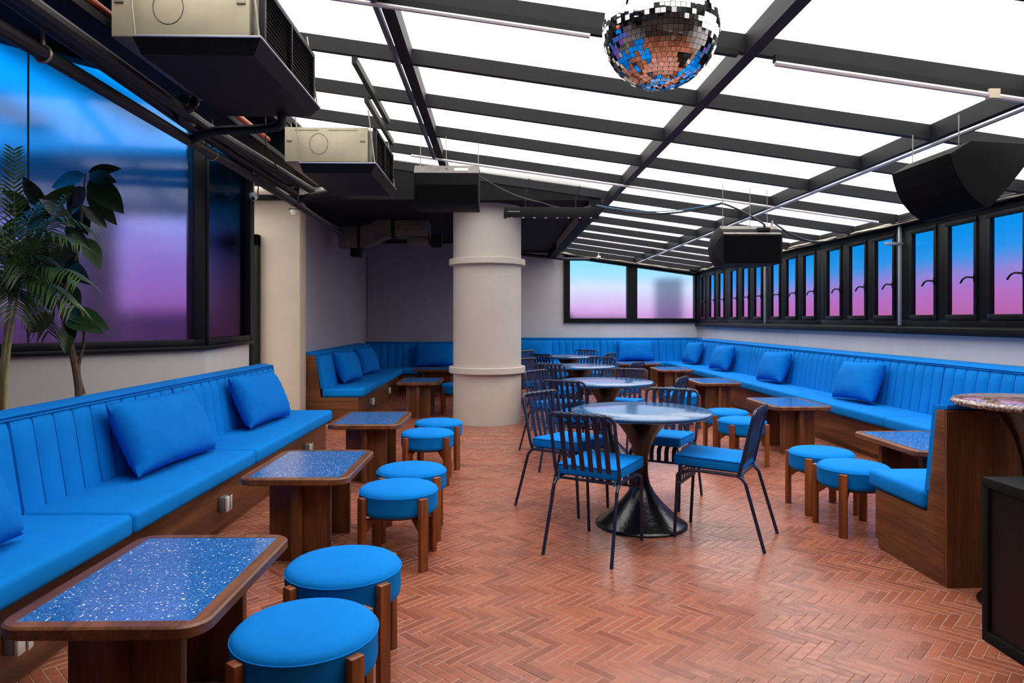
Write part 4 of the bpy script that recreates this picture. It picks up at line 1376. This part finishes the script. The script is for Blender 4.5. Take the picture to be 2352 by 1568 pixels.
stem_tube([rloc(140, 705, 4.35), rloc(105, 645, 4.38), rloc(85, 600, 4.4), rloc(60, 540, 4.4)], 0.014, 0.007)
stem_tube([rloc(193, 905, 4.37), rloc(176, 850, 4.37), rloc(196, 780, 4.36), rloc(192, 720, 4.36), rloc(165, 675, 4.36), rloc(130, 640, 4.38), rloc(110, 610, 4.38)], 0.012, 0.007)
LV = [((203, 395), (262, 384), 0), ((196, 402), (120, 420), 0), ((204, 402), (250, 412), 0), ((206, 412), (266, 468), 0), ((204, 428), (246, 500), 1), ((196, 430), (152, 476), 0),
      ((192, 474), (238, 514), 0), ((188, 470), (144, 494), 1), ((190, 545), (224, 592), 1), ((126, 718), (62, 760), 1), ((146, 712), (224, 730), 1), ((150, 738), (216, 748), 1),
      ((170, 520), (108, 462), 0), ((150, 490), (70, 452), 0), ((120, 510), (48, 486), 0), ((66, 470), (14, 440), 0), ((92, 560), (34, 606), 0), ((150, 556), (104, 618), 0), ((162, 590), (124, 668), 0),
      ((104, 630), (64, 690), 0), ((132, 640), (168, 684), 0), ((110, 600), (168, 570), 0), ((60, 540), (6, 520), 0), ((70, 530), (120, 470), 0), ((90, 590), (150, 600), 0), ((84, 596), (90, 680), 0),
      ((150, 650), (174, 694), 0), ((40, 560), (-10, 600), 0), ((60, 520), (44, 450), 1), ((96, 470), (60, 420), 0), ((128, 452), (84, 470), 1), ((100, 640), (112, 700), 0), ((160, 740), (150, 790), 1), ((176, 470), (190, 520), 0), ((150, 520), (196, 560), 0), ((130, 500), (60, 520), 0), ((110, 560), (50, 560), 0), ((120, 540), (170, 620), 0), ((80, 500), (20, 470), 0), ((100, 480), (150, 440), 1), ((60, 560), (20, 640), 0), ((120, 600), (80, 660), 0), ((150, 600), (190, 640), 0), ((90, 520), (110, 600), 0), ((40, 500), (0, 560), 0)]
rg = random.Random(21)
for (b, tpx, kind) in LV:
    dd = 4.3 + rg.uniform(-0.06, 0.12)
    p, q = rloc(b[0], b[1], dd), rloc(tpx[0], tpx[1], dd + rg.uniform(-0.12, 0.06))
    y = q - p
    L = y.length
    y = y.normalized()
    nrm = Vector((rg.uniform(-0.5, 0.5) + 0.3, -1.0, rg.uniform(-0.1, 0.9)))
    z = (nrm - y * nrm.dot(y)).normalized()
    x = y.cross(z)
    s = L * 1.18
    o = link('leaf', LM if kind else LD, rub)
    wsc = s * rg.uniform(1.0, 1.25)
    o.matrix_local = Matrix(((x.x * wsc, y.x * s, z.x * s, p.x), (x.y * wsc, y.y * s, z.y * s, p.y), (x.z * wsc, y.z * s, z.z * s, p.z), (0, 0, 0, 1)))
palm = thing('palm_plant', 'feathery potted palm at the frame edge, in front of the rubber plant', 'plant', (-2.60, 3.66, 0))
PO = Vector((-2.60, 3.66, 0))
MB().lathe([(0.10, 0.0), (0.115, 0.01), (0.145, 0.28), (0.155, 0.28), (0.155, 0.31), (0.135, 0.31), (0.13, 0.28)], 28).build('pot', 'terracotta_pot', palm)
stem_tube([(0, 0, 0.26), at(2, 930, 3.62) - PO, at(8, 820, 3.62) - PO, at(22, 700, 3.62) - PO], 0.017, 0.011, 'cane', 'cane', palm)
stem_tube([(0.02, 0, 0.26), at(10, 900, 3.60) - PO, at(22, 780, 3.60) - PO, at(38, 690, 3.60) - PO], 0.013, 0.008, 'cane', 'cane', palm)
rg = random.Random(4)
def frond(p0, ctrl, p1, n, ll, dr):
    p0, ctrl, p1 = Vector(p0), Vector(ctrl), Vector(p1)
    m = MB()
    P = lambda u: p0 * (1 - u) ** 2 + ctrl * 2 * u * (1 - u) + p1 * u * u
    m.tube([P(k / 10) for k in range(11)], [0.005 - 0.0035 * k / 10 for k in range(11)], 5)
    for k in range(n):
        u = 0.18 + 0.82 * k / (n - 1)
        c = P(u)
        d = (P(min(1, u + 0.02)) - P(u - 0.02)).normalized()
        side0 = d.cross(Vector((0, 0, 1)))
        if side0.length < 0.2:
            side0 = Vector((1, 0, 0))
        side0.normalize()
        L = ll * (0.55 + 0.45 * math.sin(math.pi * min(1, u * 0.9 + 0.1)))
        for s in (-1, 1):
            sd = (side0 * s + d * 0.75 + Vector((rg.uniform(-0.15, 0.15), rg.uniform(-0.15, 0.15), 0.15))).normalized()
            wdir = d.cross(sd).cross(sd).normalized()
            a = c
            b1 = c + sd * L * 0.5 - Vector((0, 0, dr * L * 0.25))
            b2 = c + sd * L - Vector((0, 0, dr * L))
            w0, w1 = 0.003, 0.0052
            up = Vector((0, 0, 0.001))
            vs = [a - wdir * w0, a + wdir * w0, b1 + wdir * w1, b1 - wdir * w1, b2]
            m.add(vs, [(0, 1, 2, 3), (3, 2, 4)])
            m.add([v - up for v in vs], [(3, 2, 1, 0), (4, 2, 3)])
    m.build('frond', 'leaf_palm', palm, smooth=60)
cr1, cr2 = at(22, 700, 3.62) - PO, at(38, 690, 3.60) - PO
fr_px = [((32, 480), (32, 345), 26, 0.10, 0.1), ((60, 470), (185, 560), 26, 0.2, 0.5), ((80, 440), (200, 520), 26, 0.2, 0.5), ((90, 560), (185, 640), 24, 0.2, 0.6), ((70, 590), (170, 700), 24, 0.18, 0.7), ((60, 640), (110, 760), 20, 0.16, 0.7),
         ((0, 480), (-60, 520), 22, 0.2, 0.5), ((10, 560), (-40, 660), 22, 0.2, 0.6), ((40, 520), (90, 470), 22, 0.2, 0.4), ((20, 600), (30, 720), 22, 0.17, 0.7), ((-10, 440), (-50, 380), 20, 0.18, 0.3), ((100, 520), (150, 450), 16, 0.10, 0.3), ((55, 560), (120, 600), 24, 0.2, 0.6), ((30, 540), (60, 620), 22, 0.2, 0.7)]
for k, (c, e, n, ll, dr) in enumerate(fr_px):
    b = cr1 if k % 2 else cr2
    da, db = rg.uniform(-0.1, 0.12), rg.uniform(-0.15, 0.25)
    frond(b, at(c[0], c[1], 3.6 + da) - PO, at(e[0], e[1], 3.6 + db) - PO, n, ll, dr)

# ================================================================== OUTSIDE
struct(MB().box(-400, -200, -14.2, 400, 600, -14.0).build('ground', 'city_concrete'), 'grey city ground far below')
def block(name, label, boxes, mat, group):
    o = thing(name, label, 'building', boxes[0][:2] + (-14.0,), 0, group)
    b0 = Vector(boxes[0][:2] + (-14.0,))
    for bx in boxes:
        MB().box(bx[0] - b0.x, bx[1] - b0.y, bx[2] - b0.z, bx[3] - b0.x, bx[4] - b0.y, bx[5] - b0.z).build('block', mat, o)
block('tower_block', 'dark tower seen blurred through the end window', [(72.5, 300, -14, 82.5, 312, 19.5)], 'city_haze', 'far buildings')
block('low_building', 'long low roofline behind the end window', [(-10, 200, -14, 40, 215, 1.6), (5, 198, 1.6, 22, 210, 3.0)], 'city_dark', 'far buildings')
nb = thing('terrace_building', 'neighbouring terrace seen blurred through the plant side window', 'building', (-11.0, 9.0, -14.0), 0, 'far buildings')
nbm = lambda x0, y0, z0, x1, y1, z1, mat, nm: MB().box(x0 + 11, y0 - 9, z0 + 14, x1 + 11, y1 - 9, z1 + 14).build(nm, mat, nb)
nbm(-16, 4, -14, -4.6, 24, 0.2, 'city_haze', 'terrace')
nbm(-7.2, 10.5, 0.2, -6.3, 11.5, 3.6, 'city_mid', 'pillar')
nbm(-20, 10.6, 3.0, -4.0, 11.4, 3.9, 'city_mid', 'beam')
nbm(-20, 14.5, 0.2, -4, 15, 1.5, 'city_haze', 'rear_wall')
for k in range(4):
    nbm(-15 + 3.0 * k, 9.2, 6.2, -14.5 + 3.0 * k, 18, 6.5, 'city_mid', 'rafter')
